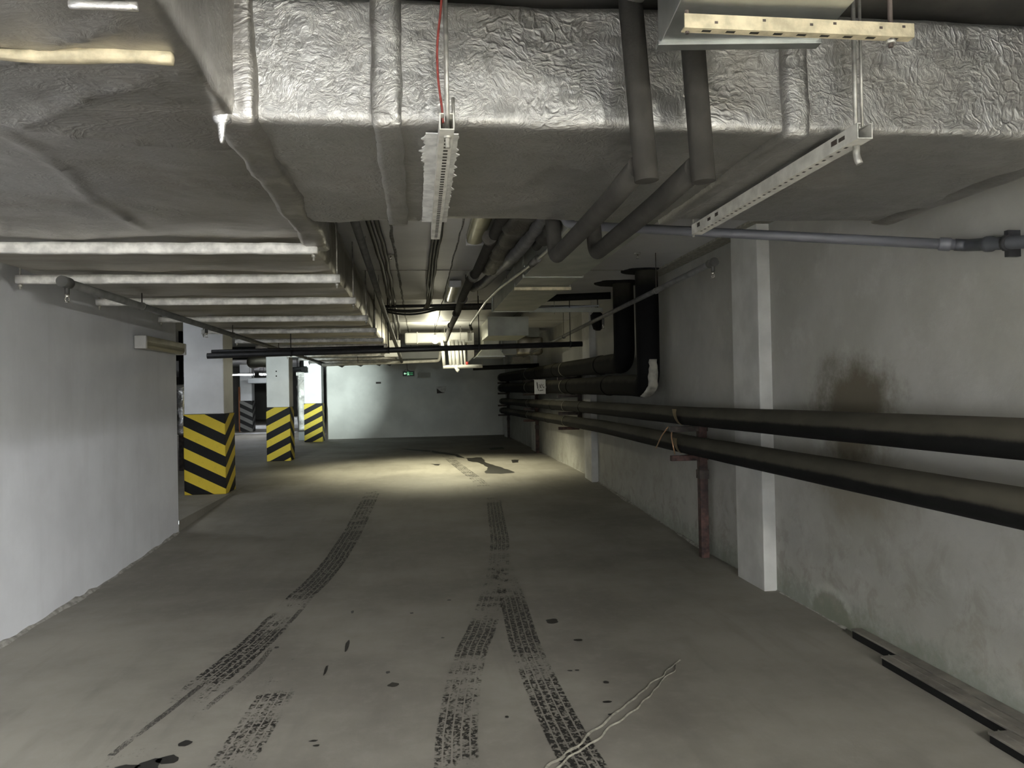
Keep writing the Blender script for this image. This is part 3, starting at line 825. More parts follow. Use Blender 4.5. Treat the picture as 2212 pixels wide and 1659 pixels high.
t = strut(.094, 2.20, 3.78, 'slotted white channel with torn tape under the foil duct, in front of the camera', False)
rodmb(.098, 2.26, 2.27, CEIL, .007).build('rod', None, t)
rodmb(.116, 2.262, 2.33, 2.42, .005).build('stub_rod', None, t)
MB().tube([(.098, 2.26, 2.298), (.098, 2.26, 2.312)], .013, 6, 'rod').build('nut', None, t)
rodmb(.094, 3.74, 2.30, CEIL, .006).build('rod', None, t)
t = strut(1.372, 2.20, 3.64, 'slotted white channel under the foil duct near the right wall', True, .05)
rodmb(1.385, 2.27, 2.28, CEIL, .007).build('rod', None, t)
rodmb(1.410, 2.275, 2.34, CEIL, .005).build('rod', None, t)
MB().tube(fil([(1.385, 2.27, 2.305), (1.385, 2.27, 2.27), (1.392, 2.265, 2.245)], .02), .011, 8, 'rod').build('hook_bolt', None, t)
rodmb(1.372, 3.68, 2.30, CEIL, .006).build('rod', None, t)
# red wire beside the rod
mb = MB(); mb.tube(fil([(.093, 2.25, CEIL), (.088, 2.245, 2.70), (.070, 2.24, 2.56), (.072, 2.24, 2.46), (.082, 2.235, 2.38), (.084, 2.235, 2.335)], .06), .0035, 8, 'redwire')
tag(mb.build('red_wire'), 'thin red wire hanging down the front of the foil duct', 'wire')
# foil-wrapped bolt hanging at the duct corner
mb = MB(); mb.tube([(-.556, 2.33, 2.42), (-.556, 2.325, 2.36), (-.556, 2.32, 2.345), (-.556, 2.318, 2.305), (-.556, 2.316, 2.29)], [.03, .028, .012, .009, .004], 10, 'foil_bright')
tag(mb.build('hanger_bolt'), 'bolt wrapped in foil hanging at the corner of the two ducts', 'bolt')

# ------------------------------------------------------------------ the two grey insulated pipes looping under the branch duct
def loop_pipe(label, xt, xb, zt, yend, tilt):
    t = thing('insulated_pipe', label, 'pipe', (xb, 2.22, 2.15), 'grey pipes looping under the foil duct')
    mb = MB()
    if tilt:
        mb.tube(fil([(xt + .10, 1.55, 2.765), (xt + .055, 2.02, 2.745), (xt, 2.215, 2.715)], .05), .037, 20, 'insul2')
    else:
        mb.tube(fil([(xt - .02, 1.6, 2.775), (xt - .01, 2.0, 2.77), (xt, 2.215, 2.75)], .05), .037, 20, 'insul2')
    mb.build('top_arm', None, t)
    mb = MB(); mb.tube([(xt, 2.215, zt), (xb + .012, 2.215, 2.168)], .036, 24, 'insul'); mb.build('riser', None, t)
    mb = MB(); mb.tube(fil([(xb - .004, 2.23, 2.215), (xb, 2.6, 2.205), (xb, 3.0, 2.202), (xb, yend, 2.20), (xb - .01, yend + .04, 2.50)], .06), .0365, 24, 'insul'); mb.build('lower_run', None, t)
    mb = MB(); mb.tube([(xb - .01, yend + .04, 2.48), (xb - .01, yend + .04, CEIL)], .036, 20, 'insul'); mb.build('rear_riser', None, t)
    return t
loop_pipe('grey insulated pipe looping under the foil duct, left of the pair', .645, .672, 2.72, 3.68, True)
loop_pipe('grey insulated pipe looping under the foil duct, right of the pair', .826, .848, 2.76, 3.58, False)

# ------------------------------------------------------------------ galvanised duct overhead with its slotted angle
t = thing('sheet_metal_duct', 'galvanised sheet metal duct passing overhead at the top right', 'duct', (.9, 1, 2.455))
Rz = Matrix.Translation((.855, 1.95, 0)) @ Matrix.Rotation(-.10, 4, 'Z') @ Matrix.Translation((-.855, -1.95, 0))
mb = MB(); mb.box(.648, 1.062, -2.6, 1.95, 2.456, 2.72, 'galv', .002, Rz); mb.build('body', None, t)
mb = MB(); mb.box(.648, 1.062, -2.6, -2.2, 2.715, CEIL + .004, 'galv', .002, Rz); mb.build('riser', None, t)
for z0, z1, x0, x1 in ((2.448, 2.462, .64, 1.07), (2.714, 2.73, .64, 1.07)):
    MB().box(x0, x1, 1.915, 1.95, z0, z1, 'galv', .001, Rz).build('end_flange', None, t)
for y in (.9,):
    MB().box(.636, 1.074, y, y + .03, 2.444, 2.73, 'galv', .002, Rz).build('joint_flange', None, t)
for x in (.70, 1.01):
    MB().tube([Rz @ Vector((x, 1.7, 2.715)), Rz @ Vector((x, 1.7, CEIL))], .006, 8, 'rod').build('hanger_rod', None, t)
t = thing('slotted_angle', 'cream slotted steel angle hanging under the galvanised duct', 'bracket', (.93, 1.75, 2.40))
mb = MB()
R2 = Matrix.Translation((.93, 1.75, 2.42)) @ Matrix.Rotation(.004, 4, 'Y') @ Matrix.Translation((-.93, -1.75, -2.42))
mb.box(.642, 1.228, 1.750, 1.7535, 2.404, 2.438, 'cream', 0, R2)
mb.box(.642, 1.228, 1.7535, 1.776, 2.404, 2.4075, 'cream', 0, R2)
for i in range(9):
    x = .70 + i * .06
    mb.box(x - .011, x + .011, 1.758, 1.768, 2.4034, 2.405, 'ink', 0, R2)
    if i in (0, 2, 4, 5, 7, 8):
        mb.box(x + .02 - .004, x + .02 + .004, 1.7494, 1.751, 2.416 + (i % 3) * .005, 2.422 + (i % 3) * .005, 'darksteel', 0, R2)
mb.build('angle', None, t)
for x in (1.178,):
    MB().tube([(x, 1.77, 2.385), (x, 1.77, CEIL)], .006, 8, 'darksteel').build('threaded_rod', None, t)
    MB().tube([(x, 1.77, 2.394), (x, 1.77, 2.404)], .012, 6, 'rod').build('nut', None, t)
MB().tube([(.655, 1.77, 2.40), (.655, 1.77, CEIL)], .005, 8, 'darksteel').build('threaded_rod', None, t)

# ------------------------------------------------------------------ grey drain pipe on the right
t = thing('drain_pipe', 'grey plastic drain pipe slanting across below the foil duct to the right wall', 'pipe', (1.9, 3.7, 2.2))
A = Vector((.92, 4.235, 2.475)); B = Vector((2.615, 3.385, 2.207)); Cc = Vector((2.635, 2.2, 2.03))
MB().tube([A, B], .0255, 20, 'greypvc').build('pipe', None, t)
mb = MB(); d = (B - A).normalized()
mb.tube([B - d * .12, B - d * .115, B - d * .07, B - d * .065], [.0255, .032, .032, .027], 20, 'greypvc')
mb.build('socket', None, t)
mb = MB(); d2 = (Cc - B).normalized()
mb.tube(fil([B - d * .05, B, B + d2 * .12], .06) + [B + d2 * .13, B + d2 * .16, B + d2 * .17, Cc], [.029] * 9 + [.036, .036, .029, .029], 20, 'darkpvc')
mb.build('wall_run', None, t)
mb = MB(); c = B + d2 * .26
mb.tube([c - d2 * .012, c + d2 * .012], .038, 16, 'blackiron'); mb.box(c.x - .01, XR + .005, c.y - .012, c.y + .012, c.z - .062, c.z + .055, 'blackiron')
mb.build('wall_clamp', None, t)
MB().tube(fil([(.92, 4.235, 2.475), (.84, 4.28, 2.50), (.83, 4.3, CEIL)], .06), .027, 16, 'greypvc').build('upturn', None, t)

# ------------------------------------------------------------------ sprinkler pipes
def nozzle(t, p, drop, name='sprinkler_drop'):
    p = Vector(p)
    a = MB(); a.tube([p, p + Vector((0, 0, -drop))], .014, 10, 'sprink'); n = a.build(name, None, t)
    b = MB()
    q = p + Vector((0, 0, -drop))
    b.tube([q, q + Vector((0, 0, -.012)), q + Vector((0, 0, -.02))], [.013, .013, .007], 10, 'brass')
    for s in (-1, 1):
        b.tube([q + Vector((s * .008, 0, -.015)), q + Vector((s * .013, 0, -.03)), q + Vector((s * .004, 0, -.045))], .0025, 6, 'brass')
    b.tube([q + Vector((0, 0, -.045)), q + Vector((0, 0, -.048))], .018, 12, 'brass')
    b.build('nozzle', None, n)
t = thing('sprinkler_pipe', 'slanting sprinkler pipe beside the black risers on the right', 'pipe', (2.2, 10, 2.3), 'sprinkler pipes')
P0 = Vector((2.2, 5.52, 2.485)); P1 = Vector((2.2, 9.28, 2.42)); P2 = Vector((2.2, 13.1, 2.346)); P3 = Vector((2.2, 20.5, 2.19))
MB().tube([P0, P1, P2, P3], .024, 16, 'sprink').build('pipe', None, t)
MB().tube([P0 + Vector((0, -.04, .001)), P0 + Vector((0, .06, 0))], .033, 16, 'sprink').build('tee', None, t)
nozzle(t, P0, .07)
nozzle(t, P1 + Vector((0, -.3, 0)), .09)
for q in (6.9, 11.5):
    f = (q - P0.y) / (P3.y - P0.y); z = P0.z + (P3.z - P0.z) * f
    MB().tube([(2.2, q, z), (2.2, q, CEIL)], .004, 6, 'darksteel').build('hanger_wire', None, t)
    MB().tube([(2.2, q - .02, z), (2.2, q + .02, z)], .030, 12, 'sprink').build('clip', None, t)
t = thing('sprinkler_pipe', 'dark sprinkler pipe running along under the left duct braces', 'pipe', (-2.1, 10, 2.26), 'sprinkler pipes')
MB().tube([(-2.1, 4.9, 2.262), (-2.1, 17.8, 2.262)], .026, 16, 'sprink').build('pipe', None, t)
MB().tube([(-2.1, 4.86, 2.262), (-2.1, 4.96, 2.262)], .034, 16, 'sprink').build('tee', None, t)
nozzle(t, (-2.1, 4.93, 2.25), .06)
nozzle(t, (-2.1, 8.0, 2.25), .05); nozzle(t, (-2.1, 11.2, 2.25), .05)
for q in (6.2, 9.1, 12.0, 14.8):
    MB().tube([(-2.1, q - .015, 2.262), (-2.1, q + .015, 2.262)], .032, 12, 'sprink').build('clip', None, t)
    MB().tube([(-2.1, q, 2.28), (-2.1, q, 2.40)], .005, 6, 'darksteel').build('hanger_rod', None, t)
# black transverse pipe
t = thing('fire_main', 'black iron pipe hung straight across the lane', 'pipe', (0, 10, 2.1))
MB().tube([(-2.62, 10.0, 2.072), (2.16, 10.0, 2.164)], .036, 18, 'blackiron').build('pipe', None, t)
MB().tube([(-2.60, 10.13, 2.135), (-.44, 10.13, 2.165)], .022, 14, 'blackiron').build('branch_pipe', None, t)
for x in (-1.6, -.38, .79, 2.0):
    z = 2.072 + (x + 2.62) / 4.78 * .092
    MB().tube([(x, 10, z), (x, 10, CEIL)], .006, 8, 'blackiron').build('hanger_rod', None, t)
    MB().tube([(x - .012, 10, z), (x + .012, 10, z)], .043, 14, 'blackiron').build('hanger_ring', None, t)

# ------------------------------------------------------------------ four wall pipes, risers
def wall_pipe(label, pts, r, m, seams, group='pipes on brackets along the right wall'):
    t = thing('service_pipe', label, 'pipe', (2.42, pts[0][1] + .5, pts[0][2] - r), group)
    mb = MB(); P = fil(pts, .22, 8)
    Q = []
    for a, c in zip(P, P[1:]):
        k = max(1, int((c - a).length / .25))
        Q += [a + (c - a) * i / k for i in range(k)]
    Q.append(P[-1])
    rr = [r * (1 + .035 * noise.noise(q * 2.0 + Vector((r * 50, 0, 0)))) for q in Q]
    mb.tube(Q, rr, 28, m); mb.build('insulation', None, t)
    for y in seams:
        best = min(range(len(Q) - 1), key=lambda i: abs(Q[i].y - y))
        p = Q[best]; d = (Q[best + 1] - Q[best]).normalized()
        MB().tube([p - d * .05, p - d * .045, p + d * .045, p + d * .05], [r * .98, r * 1.06, r * 1.06, r * .98], 28, m).build('joint_band', None, t)
    return t
XP = 2.42
wall_pipe('dust-topped black pipe on the right wall, upper of the near pair', [(XP, 1.2, 1.325), (XP, 6.6, 1.297), (XP, 10, 1.303), (XP, 22.6, 1.275), (2.668, 22.75, 1.275)], .086, 'duspipe', (11.2, 13.9, 16.4))
wall_pipe('dust-topped black pipe on the right wall, lowest of all', [(XP, 1.2, 1.035), (XP, 6.6, 1.035), (XP, 10, 1.06), (XP, 22.6, 1.0), (2.668, 22.75, 1.0)], .086, 'duspipe', (14.2, 16.2))
t2 = wall_pipe('thick black pipe dropping from the ceiling hole, the nearer riser with torn elbow', [(XP, 7.92, CEIL), (XP, 7.92, 1.575), (XP, 8.6, 1.597), (XP, 13.5, 1.625), (XP, 22.6, 1.66), (2.668, 22.75, 1.66)], .122, 'dusblack', (9.6, 12.0, 14.4, 21.3))
wall_pipe('thick black pipe dropping from the ceiling hole, the farther riser feeding the top run', [(XP, 8.86, CEIL), (XP, 8.86, 1.86), (XP, 9.3, 1.873), (XP, 13.5, 1.913), (XP, 22.6, 1.97), (2.668, 22.75, 1.97)], .122, 'dusblack', (9.9, 13.2, 15.3))
# peeled pale lining on the elbow of the nearer riser
mb = MB(); prev = None; k = mb.mi('strap')
for i in range(15):
    s_ = i / 14
    a = s_ * pi / 2
    # path follows the outside of the elbow
    if s_ < .5:
        c = Vector((XP, 7.92, 1.86 - .24 * s_ * 2)); nrm = Vector((0, -1, 0))
        if s_ > .3:
            nrm = Vector((0, -1, -.35 * (s_ - .3) / .2)).normalized()
    else:
        q = (s_ - .5) * 2
        c = Vector((XP, 7.92 + .16 * q, 1.62 - .035 * q)); nrm = Vector((0, -1 + q * .75, -.35 - q * .6)).normalized()
    w0 = .35 + .25 * s_ + .1 * noise.noise(Vector((i * .7, 0, 0))); w1 = -.35 - .2 * s_ + .15 * noise.noise(Vector((i * .7, 5, 0)))
    row = []
    for w in (w0, w0 * .4, w1 * .4, w1):
        dr = (nrm * cos(w) + Vector((-1, 0, 0)) * sin(w - .15)).normalized()
        row.append(mb.b.verts.new(c + dr * (.131 + .008 * noise.noise(Vector((i, w * 3, 1))))))
    if prev:
        for j in range(3):
            f = mb.b.faces.new((prev[j], prev[j + 1], row[j + 1], row[j])); f.material_index = k; f.smooth = True
    prev = row
bmesh.ops.solidify(mb.b, geom=mb.b.faces[:], thickness=.006)
mb.build('torn_lining', None, t2)['label'] = 'pale torn lining'
# dark ceiling hole around each riser, painted as a black disc
for cx, cy, rx, ry, lab in ((2.40, 7.95, .23, .22, 'black disc drawn as the dark ceiling hole around the nearer riser'), (2.36, 8.85, .27, .26, 'black disc drawn as the dark ceiling hole around the farther riser')):
    mb = MB(); k = mb.mi('black')
    vs = [mb.b.verts.new((cx + rx * cos(a) * (1 + .18 * noise.noise(Vector((cos(a) * 2, sin(a) * 2, cx)))), cy + ry * sin(a) * (1 + .18 * noise.noise(Vector((sin(a) * 2, cos(a) * 2, cy)))), CEIL - .012)) for a in [2 * pi * i / 28 for i in range(28)]]
    up = [mb.b.verts.new(v.co + Vector((0, 0, .014))) for v in vs]
    mb.b.faces.new(vs[::-1]); mb.b.faces.new(up)
    for i in range(28):
        mb.b.faces.new((vs[i], vs[(i + 1) % 28], up[(i + 1) % 28], up[i]))
    tag(mb.build('ceiling_hole_disc', None), lab, 'sealant')  # disc stands for the dark ceiling hole, not sealant

# ------------------------------------------------------------------ pipe stands
def stand(label, y, levels, post=True, m='rust', saddles=False):
    z0 = fz(y)
    t = thing('pipe_stand', label, 'stand', (2.55, y, z0), 'steel stands carrying the wall pipes')
    top = max(levels) + .02
    if post:
        mb = MB(); mb.box(2.53, 2.605, y - .0375, y + .0375, z0 - .002, top, m, .004); mb.build('post', None, t)
        MB().box(2.522, 2.613, y - .046, y + .046, .72, .80, 'darksteel', .003).build('collar', None, t)
    else:
        mb = MB(); mb.box(2.60, XR + .005, y - .03, y + .03, min(levels) - .12, top, 'darksteel', .003); mb.build('wall_plate', None, t)
    for z in levels:
        big = z > 1.4
        r = .122 if big else .086
        mb = MB(); mb.box(2.27, 2.62, y - .025, y + .025, z - r - .062, z - r - .012, 'darksteel' if z > 1.1 else m, .004)
        mb.build('bracket_arm', None, t)
        if saddles:
            # open cream saddle cradling the front lower quarter of the pipe
            mb = MB(); prev = None; kk = mb.mi('saddle')
            for i in range(10):
                a = math.radians(150 + 135 * i / 9)
                q = r + .010 + .028 * max(0, 1 - i / 4) ** 2
                row = [mb.b.verts.new((XP + q * cos(a), y + s_ * (.062 - .04 * (i / 9) ** .5), z + q * sin(a))) for s_ in (-1, 1)]
                if prev:
                    f = mb.b.faces.new((prev[0], prev[1], row[1], row[0])); f.material_index = kk; f.smooth = True
                prev = row
            bmesh.ops.solidify(mb.b, geom=mb.b.faces[:], thickness=.006)
            mb.build('saddle', None, t)
        else:
            mb = MB(); prev = None; kk = mb.mi('strap')
            for i in range(13):
                a = math.radians(120 + 150 * i / 12)
                row = [mb.b.verts.new((XP + (r + .007) * cos(a), y + s_ * .02, z + (r + .007) * sin(a))) for s_ in (-1, 1)]
                if prev:
                    f = mb.b.faces.new((prev[0], prev[1], row[1], row[0])); f.material_index = kk; f.smooth = True
                prev = row
            bmesh.ops.solidify(mb.b, geom=mb.b.faces[:], thickness=.005)
            mb.build('strap', None, t)
    return t
t = stand('rusty red pipe stand with two cream saddles, nearest the camera', 6.8, (1.30, 1.035), True, 'rust', True)
mb = MB(); mb.tube(fil([(2.32, 6.86, 1.20), (2.29, 6.84, 1.12), (2.29, 6.78, 1.02), (2.31, 6.80, .95)], .05), .006, 8, 'copper'); mb.build('wire_tie', None, t)
mb = MB(); mb.tube(fil([(2.30, 6.95, 1.19), (2.285, 7.1, 1.10), (2.29, 7.3, .97)], .05), .006, 8, 'copper'); mb.build('wire_tie', None, t)
stand('pipe bracket bolted to the wall behind the second pilaster', 12.5, (1.905, 1.62, 1.295, 1.05), False)
stand('brown pipe stand at the third pilaster, behind the white sign', 16.75, (1.93, 1.64, 1.288, 1.03), True, 'rust')
stand('dark pipe stand in the corner by the far wall', 22.2, (1.965, 1.66, 1.276, 1.0), True, 'darksteel')

# ------------------------------------------------------------------ sign strapped on the pipe
t = thing('pipe_sign', 'white card sign with black pen strokes sticking out from a wall pipe', 'sign', (2.18, 13.8, 1.495))
Y0 = 13.8
MB().box(2.081, 2.287, Y0, Y0 + .006, 1.497, 1.760, 'signwhite', .001).build('card', None, t)
mb = MB(); mb.box(2.283, 2.289, Y0 + .006, Y0 + .10, 1.505, 1.755, 'signwhite'); mb.box(2.085, 2.289, Y0 + .006, Y0 + .10, 1.755, 1.760, 'signwhite'); mb.build('folded_edge', None, t)
MB().box(2.287, 2.33, Y0 + .02, Y0 + .05, 1.60, 1.64, 'strap').build('fixing_strap', None, t)
def sgn(u, v):   # card zoom: u 735..1480 wide, v 430..1440 high
    return (2.081 + (u - 735) / 745 * .206, Y0 - .0015, 1.760 - (v - 430) / 1010 * .263)
mb = MB()
mb.prism([sgn(890, 590), sgn(945, 640), sgn(985, 1060), sgn(950, 1100), sgn(920, 1000), sgn(890, 700)], (0, .003, 0), 'ink')
mb.prism([sgn(960, 1120), sgn(1030, 1120), sgn(1000, 1245)], (0, .003, 0), 'ink')
mb.build('pen_stroke', None, t)
mb = MB()
def stroke(pts, r=.0055):
    mb.tube([Vector(sgn(*p)) for p in pts], r, 6, 'greyink')
stroke([(1010, 800), (1085, 800), (1130, 880), (1125, 1000), (1060, 1030)])
stroke([(1030, 900), (1080, 920)])
stroke([(1210, 740), (1150, 880), (1170, 1010), (1235, 1030)])
stroke([(1350, 800), (1290, 800), (1240, 850), (1290, 930), (1350, 1020)])
stroke([(1370, 930), (1355, 1040)])
for i in range(6):
    stroke([(1075 + i * 42, 1240 - i * 9), (1100 + i * 42, 1185 - i * 9), (1105 + i * 42, 1240 - i * 9)], .006)
mb.build('lettering', None, t)

# ------------------------------------------------------------------ lamps
def batten(label, p0, axis, L, w, h, hang=0.0, lit=None, body='housing', diff='diffuser', group='fluorescent battens', caps=True):
    """p0: start, centre of top; axis 'X' or 'Y'"""
    x, y, z = p0
    t = thing('fluorescent_batten', label, 'lamp', (x, y, z - h), group)
    def bx(a0, a1, b0, b1, z0, z1, m, bev=0.0):
        mb = MB()
        if axis == 'Y':
            mb.box(x + b0, x + b1, y + a0, y + a1, z0, z1, m, bev)
        else:
            mb.box(x + a0, x + a1, y + b0, y + b1, z0, z1, m, bev)
        return mb
    bx(0, L, -w / 2, w / 2, z - h * .45, z, body, .004).build('body', None, t)
    if lit:
        for s_ in (-1, 1):
            mb = MB(); o_ = s_ * w * .25; zz = z - h * .75
            mb.tube([(x + o_, y + .05, zz), (x + o_, y + L - .05, zz)] if axis == 'Y' else [(x + .05, y + o_, zz), (x + L - .05, y + o_, zz)], .015, 10, lit)
            mb.build('tube', None, t)
        for a in (0.0, L - .04):
            bx(a, a + .04, -w * .42, w * .42, z - h, z - h * .45, body, .003).build('socket', None, t)
    else:
        # curved prismatic cover
        mb = MB(); k = mb.mi(diff); prev = None
        for i in range(13):
            a = pi * i / 12; cb = -cos(a) * w * .48; cz = z - h * .45 - sin(a) ** .6 * h * .55
            pa = (x + cb, y + .02, cz) if axis == 'Y' else (x + .02, y + cb, cz)
            pb = (x + cb, y + L - .02, cz) if axis == 'Y' else (x + L - .02, y + cb, cz)
            cur = (mb.b.verts.new(pa), mb.b.verts.new(pb))
            if prev:
                f = mb.b.faces.new((prev[0], prev[1], cur[1], cur[0])); f.material_index = k; f.smooth = True
            prev = cur
        mb.build('diffuser', None, t)
        if caps:
            for a in (-.012, L - .03):
                bx(a, a + .042, -w / 2 - .004, w / 2 + .004, z - h - .003, z + .002, 'housing', .008).build('end_cap', None, t)
    if hang:
        for a in (.15, L - .15):
            q = (x, y + a) if axis == 'Y' else (x + a, y)
            MB().tube([(q[0], q[1], z), (q[0], q[1], z + hang)], .006, 6, 'darksteel').build('suspension', None, t)
    return t
# unlit lamps in view
batten('unlit yellowed batten lamp on the ceiling just behind the foil duct', (.465, 4.85, CEIL), 'Y', 1.30, .135, .08, 0, None, 'housing_y')
batten('unlit batten lamp on the ceiling halfway along the lane', (.42, 8.50, CEIL - .02), 'Y', 1.5, .13, .07, .02, None, 'housing')
t = batten('unlit batten lamp with white end cap on the left wall near its corner', (-2.60, 7.62, 2.15), 'Y', 1.25, .10, .12, 0, None, 'housing_y', 'diffdark')
MB().box(-2.675, -2.63, 7.8, 7.86, 2.10, 2.15, 'housing').build('wall_bracket', None, t)
MB().box(-2.675, -2.63, 8.5, 8.56, 2.10, 2.15, 'housing').build('wall_bracket', None, t)
# lit lamps that light the near part, behind the camera
batten('lit fluorescent batten on the ceiling behind the camera', (.25, -3.2, CEIL), 'Y', 1.25, .16, .07, 0, 'tube', 'housing')
batten('lit fluorescent batten on the ceiling far behind the camera', (.25, -9.0, CEIL), 'Y', 1.25, .16, .07, 0, 'reartube', 'housing')
t = batten('added unseen fluorescent batten on the right wall behind the camera', (2.585, -4.6, 2.155), 'Y', 1.3, .12, .10, 0, 'sidefill', 'housing')
for y in (-4.4, -3.6):
    MB().box(2.63, XR + .005, y, y + .06, 2.10, 2.15, 'housing').build('wall_bracket', None, t)
batten('lit fluorescent batten hung low behind the camera on the right', (1.8, -2.2, 2.14), 'Y', 1.25, .16, .07, CEIL - 2.14, 'hungtube', 'housing')
batten('lit batten in the hall round the corner of the left wall', (-5.0, 9.6, 2.62), 'X', 1.25, .14, .08, CEIL - 2.62, 'slabtube')
# lit battens of the hall on the left
batten('lit fluorescent batten seen between the first two columns', (-6.6, 27.0, 2.36), 'X', 1.05, .14, .08, CEIL - 2.36, 'halltube')
batten('lit fluorescent batten nearest the middle column, beyond the first lit batten', (-5.5, 27.6, 2.37), 'X', .9, .14, .08, CEIL - 2.37, 'halltube')
batten('lit fluorescent batten hidden deeper in the hall', (-8.2, 35.5, 2.40), 'X', 1.3, .14, .08, CEIL - 2.40, 'halltube')
# bulb
t = thing('bulb_lamp', 'glaring bare bulb in front of the white duct at the far end', 'lamp', (.307, 13.86, 2.45))
MB().ball((.307, 13.86, 2.50), .055, 'bulb', 20, (1, 1, 1.1)).build('bulb', None, t)
ld = bpy.data.lights.new('bulb_light', 'SPOT'); ld.energy = BULB_SPOT; ld.color = (1.0, .95, .66); ld.spot_size = math.radians(118); ld.spot_blend = .55; ld.shadow_soft_size = .06
lo = bpy.data.objects.new('bulb_light', ld); COL.objects.link(lo); lo.parent = t; lo.location = (0, 0, -.03)
MB().tube([(.307, 13.86, 2.555), (.307, 13.86, 2.62)], .022, 12, 'housing').build('socket', None, t)
MB().tube([(.307, 13.86, 2.615), (.307, 13.86, CEIL)], .004, 6, 'cable').build('flex', None, t)
# cold lamps on the rear faces of two columns
def cold_lamp(label, x, y, e, size, aim):
    t = thing('bulkhead_lamp', label, 'lamp', (x, y + .09, 2.15), 'cold bulkhead lamps')
    MB().box(x - .12, x + .12, y + .001, y + .06, 2.12, 2.28, 'housing', .004).build('body', None, t)
    ld = bpy.data.lights.new('cold_light', 'SPOT'); ld.energy = e; ld.color = (.88, 1.0, .97)
    ld.spot_size = math.radians(size); ld.spot_blend = 1.0; ld.shadow_soft_size = .06
    lo = bpy.data.objects.new('cold_light', ld); COL.objects.link(lo); lo.parent = t; lo.location = (0, .03, .05)
    lo.rotation_euler = Vector(aim).to_track_quat('-Z', 'Y').to_euler()
cold_lamp('cold lamp on the rear face of the middle striped column', -2.93, 17.112, COLD_SPOT, 36, (-.01, 1, -.06))
cold_lamp('cold lamp on the rear face of the nearest striped column', -3.0, 11.81, COLD_FRONT, 50, (0, 1, -.12))

# ------------------------------------------------------------------ ceiling services behind the branch duct
def cable(label, pts, r, m='cable', n=2, gap=.03, name='cable_bundle', cat='cable', group='ceiling cables', wob=.012):
    t = thing(name, label, cat, pts[0], group)
    for q in range(n):
        P = []
        for a, c in zip(pts, pts[1:]):
            a, c = Vector(a), Vector(c); k = max(1, int((c - a).length / .18))
            for i in range(k):
                p = a + (c - a) * i / k
                P.append(p + Vector((wob * noise.noise(p * 1.7 + Vector((q * 9, 0, 0))) + (q - (n - 1) / 2) * gap, 0, wob * .6 * noise.noise(p * 2.1 + Vector((0, q * 7, 0))))))
        P.append(Vector(pts[-1]) + Vector(((q - (n - 1) / 2) * gap, 0, 0)))
        MB().tube(P, r, 8, m).build('cable', None, t)
    return t
cable('black cable bundle on the ceiling beside the left duct', [(-.31, 3.9, 2.79), (-.30, 7.2, 2.788), (-.33, 9.9, 2.785), (-.36, 13.4, 2.76), (-.37, 14.6, 2.70)], .020, 'cable', 2, .062)
cable('black cable bundle on the ceiling in the middle of the lane', [(.175, 3.9, 2.79), (.155, 7.2, 2.79), (.15, 10.5, 2.775), (.12, 10.75, 2.73)], .014, 'cable', 3, .026)
t = thing('cable_tray', 'dark cable run crossing the ceiling halfway down the lane', 'cable', (.2, 10.6, 2.7), 'ceiling cables')
for q, (za, sag) in enumerate(((2.76, .0), (2.735, .03), (2.74, .05), (2.72, .06))):
    P = [Vector((-.5 + 1.85 * i / 24, 10.75 - .2 * i / 24 + q * .05, za - sag * sin(pi * min(1, i / 10)) + .006 * noise.noise(Vector((i, q, 0))))) for i in range(25)]
    MB().tube(P, .014 if q else .022, 8, 'cable').build('cable', None, t)
for x in (-.45, .2, .9):
    MB().tube([(x, 10.7, 2.74), (x, 10.7, CEIL)], .005, 6, 'cable').build('hook', None, t)
# insulated pipes bunch
t = thing('lagged_pipe', 'long lagged pipe drooping along the ceiling toward the bulb', 'pipe', (.52, 8, 2.6), 'lagged pipes at the ceiling')
MB().tube(fil([(.56, 3.9, 2.66), (.55, 5.2, 2.66), (.535, 6.9, 2.63), (.50, 7.1, 2.61), (.50, 8.8, 2.61), (.53, 10.2, 2.62), (.52, 12.2, 2.60), (.50, 14.2, 2.50)], .2), .042, 16, 'insul').build('lagging', None, t)
for y in (5.4, 7.0, 8.7, 10.3, 12.1):
    MB().tube([(.515, y - .03, 2.64 if y < 6 else 2.61), (.515, y + .03, 2.64 if y < 6 else 2.61)], .052, 14, 'insul2').build('joint_band', None, t)
for y in (5.0, 8.2, 11.0):
    MB().tube([(.52, y, 2.65), (.52, y, CEIL)], .005, 6, 'darksteel').build('hanger_rod', None, t)
t = thing('wrapped_duct', 'dark rag-wrapped duct among the pipes behind the foil duct', 'duct', (.64, 5, 2.58))
mb = MB(); mb.soft(.575, .745, 3.75, 6.9, 2.595, 2.765, .05, (.03, .08, .03), .03, 6, 'blackfoil', 3.3, None, .02, 12); mb.build('wrapping', None, t)
for y in (4.2, 5.4, 6.6):
    MB().tube([(.66, y, 2.74), (.66, y, CEIL)], .005, 6, 'darksteel').build('hanger_rod', None, t)
t = thing('flexible_hose', 'grey foil hose kinked beside the wrapped duct at the ceiling', 'hose', (.7, 5.5, 2.55))
P = fil([(.80, 3.9, 2.60), (.775, 4.5, 2.60), (.745, 5.35, 2.57), (.715, 5.75, 2.56), (.735, 6.15, 2.60), (.70, 6.8, 2.62), (.66, 7.7, 2.64), (.60, 8.3, 2.68)], .15)
Q = []
for a, c in zip(P, P[1:]):
    k = max(1, int((c - a).length / .02)); Q += [a + (c - a) * i / k for i in range(k)]
MB().tube(Q, [.043 + .003 * (i % 2) for i in range(len(Q))], 14, 'hose').build('sleeve', None, t)
MB().tube([(.73, 5.60, 2.62), (.73, 5.60, CEIL)], .004, 6, 'darksteel').build('hanger_wire', None, t)
t = thing('valve', 'dark valve body with white tag under the ceiling behind the foil duct', 'valve', (.82, 4.8, 2.5))
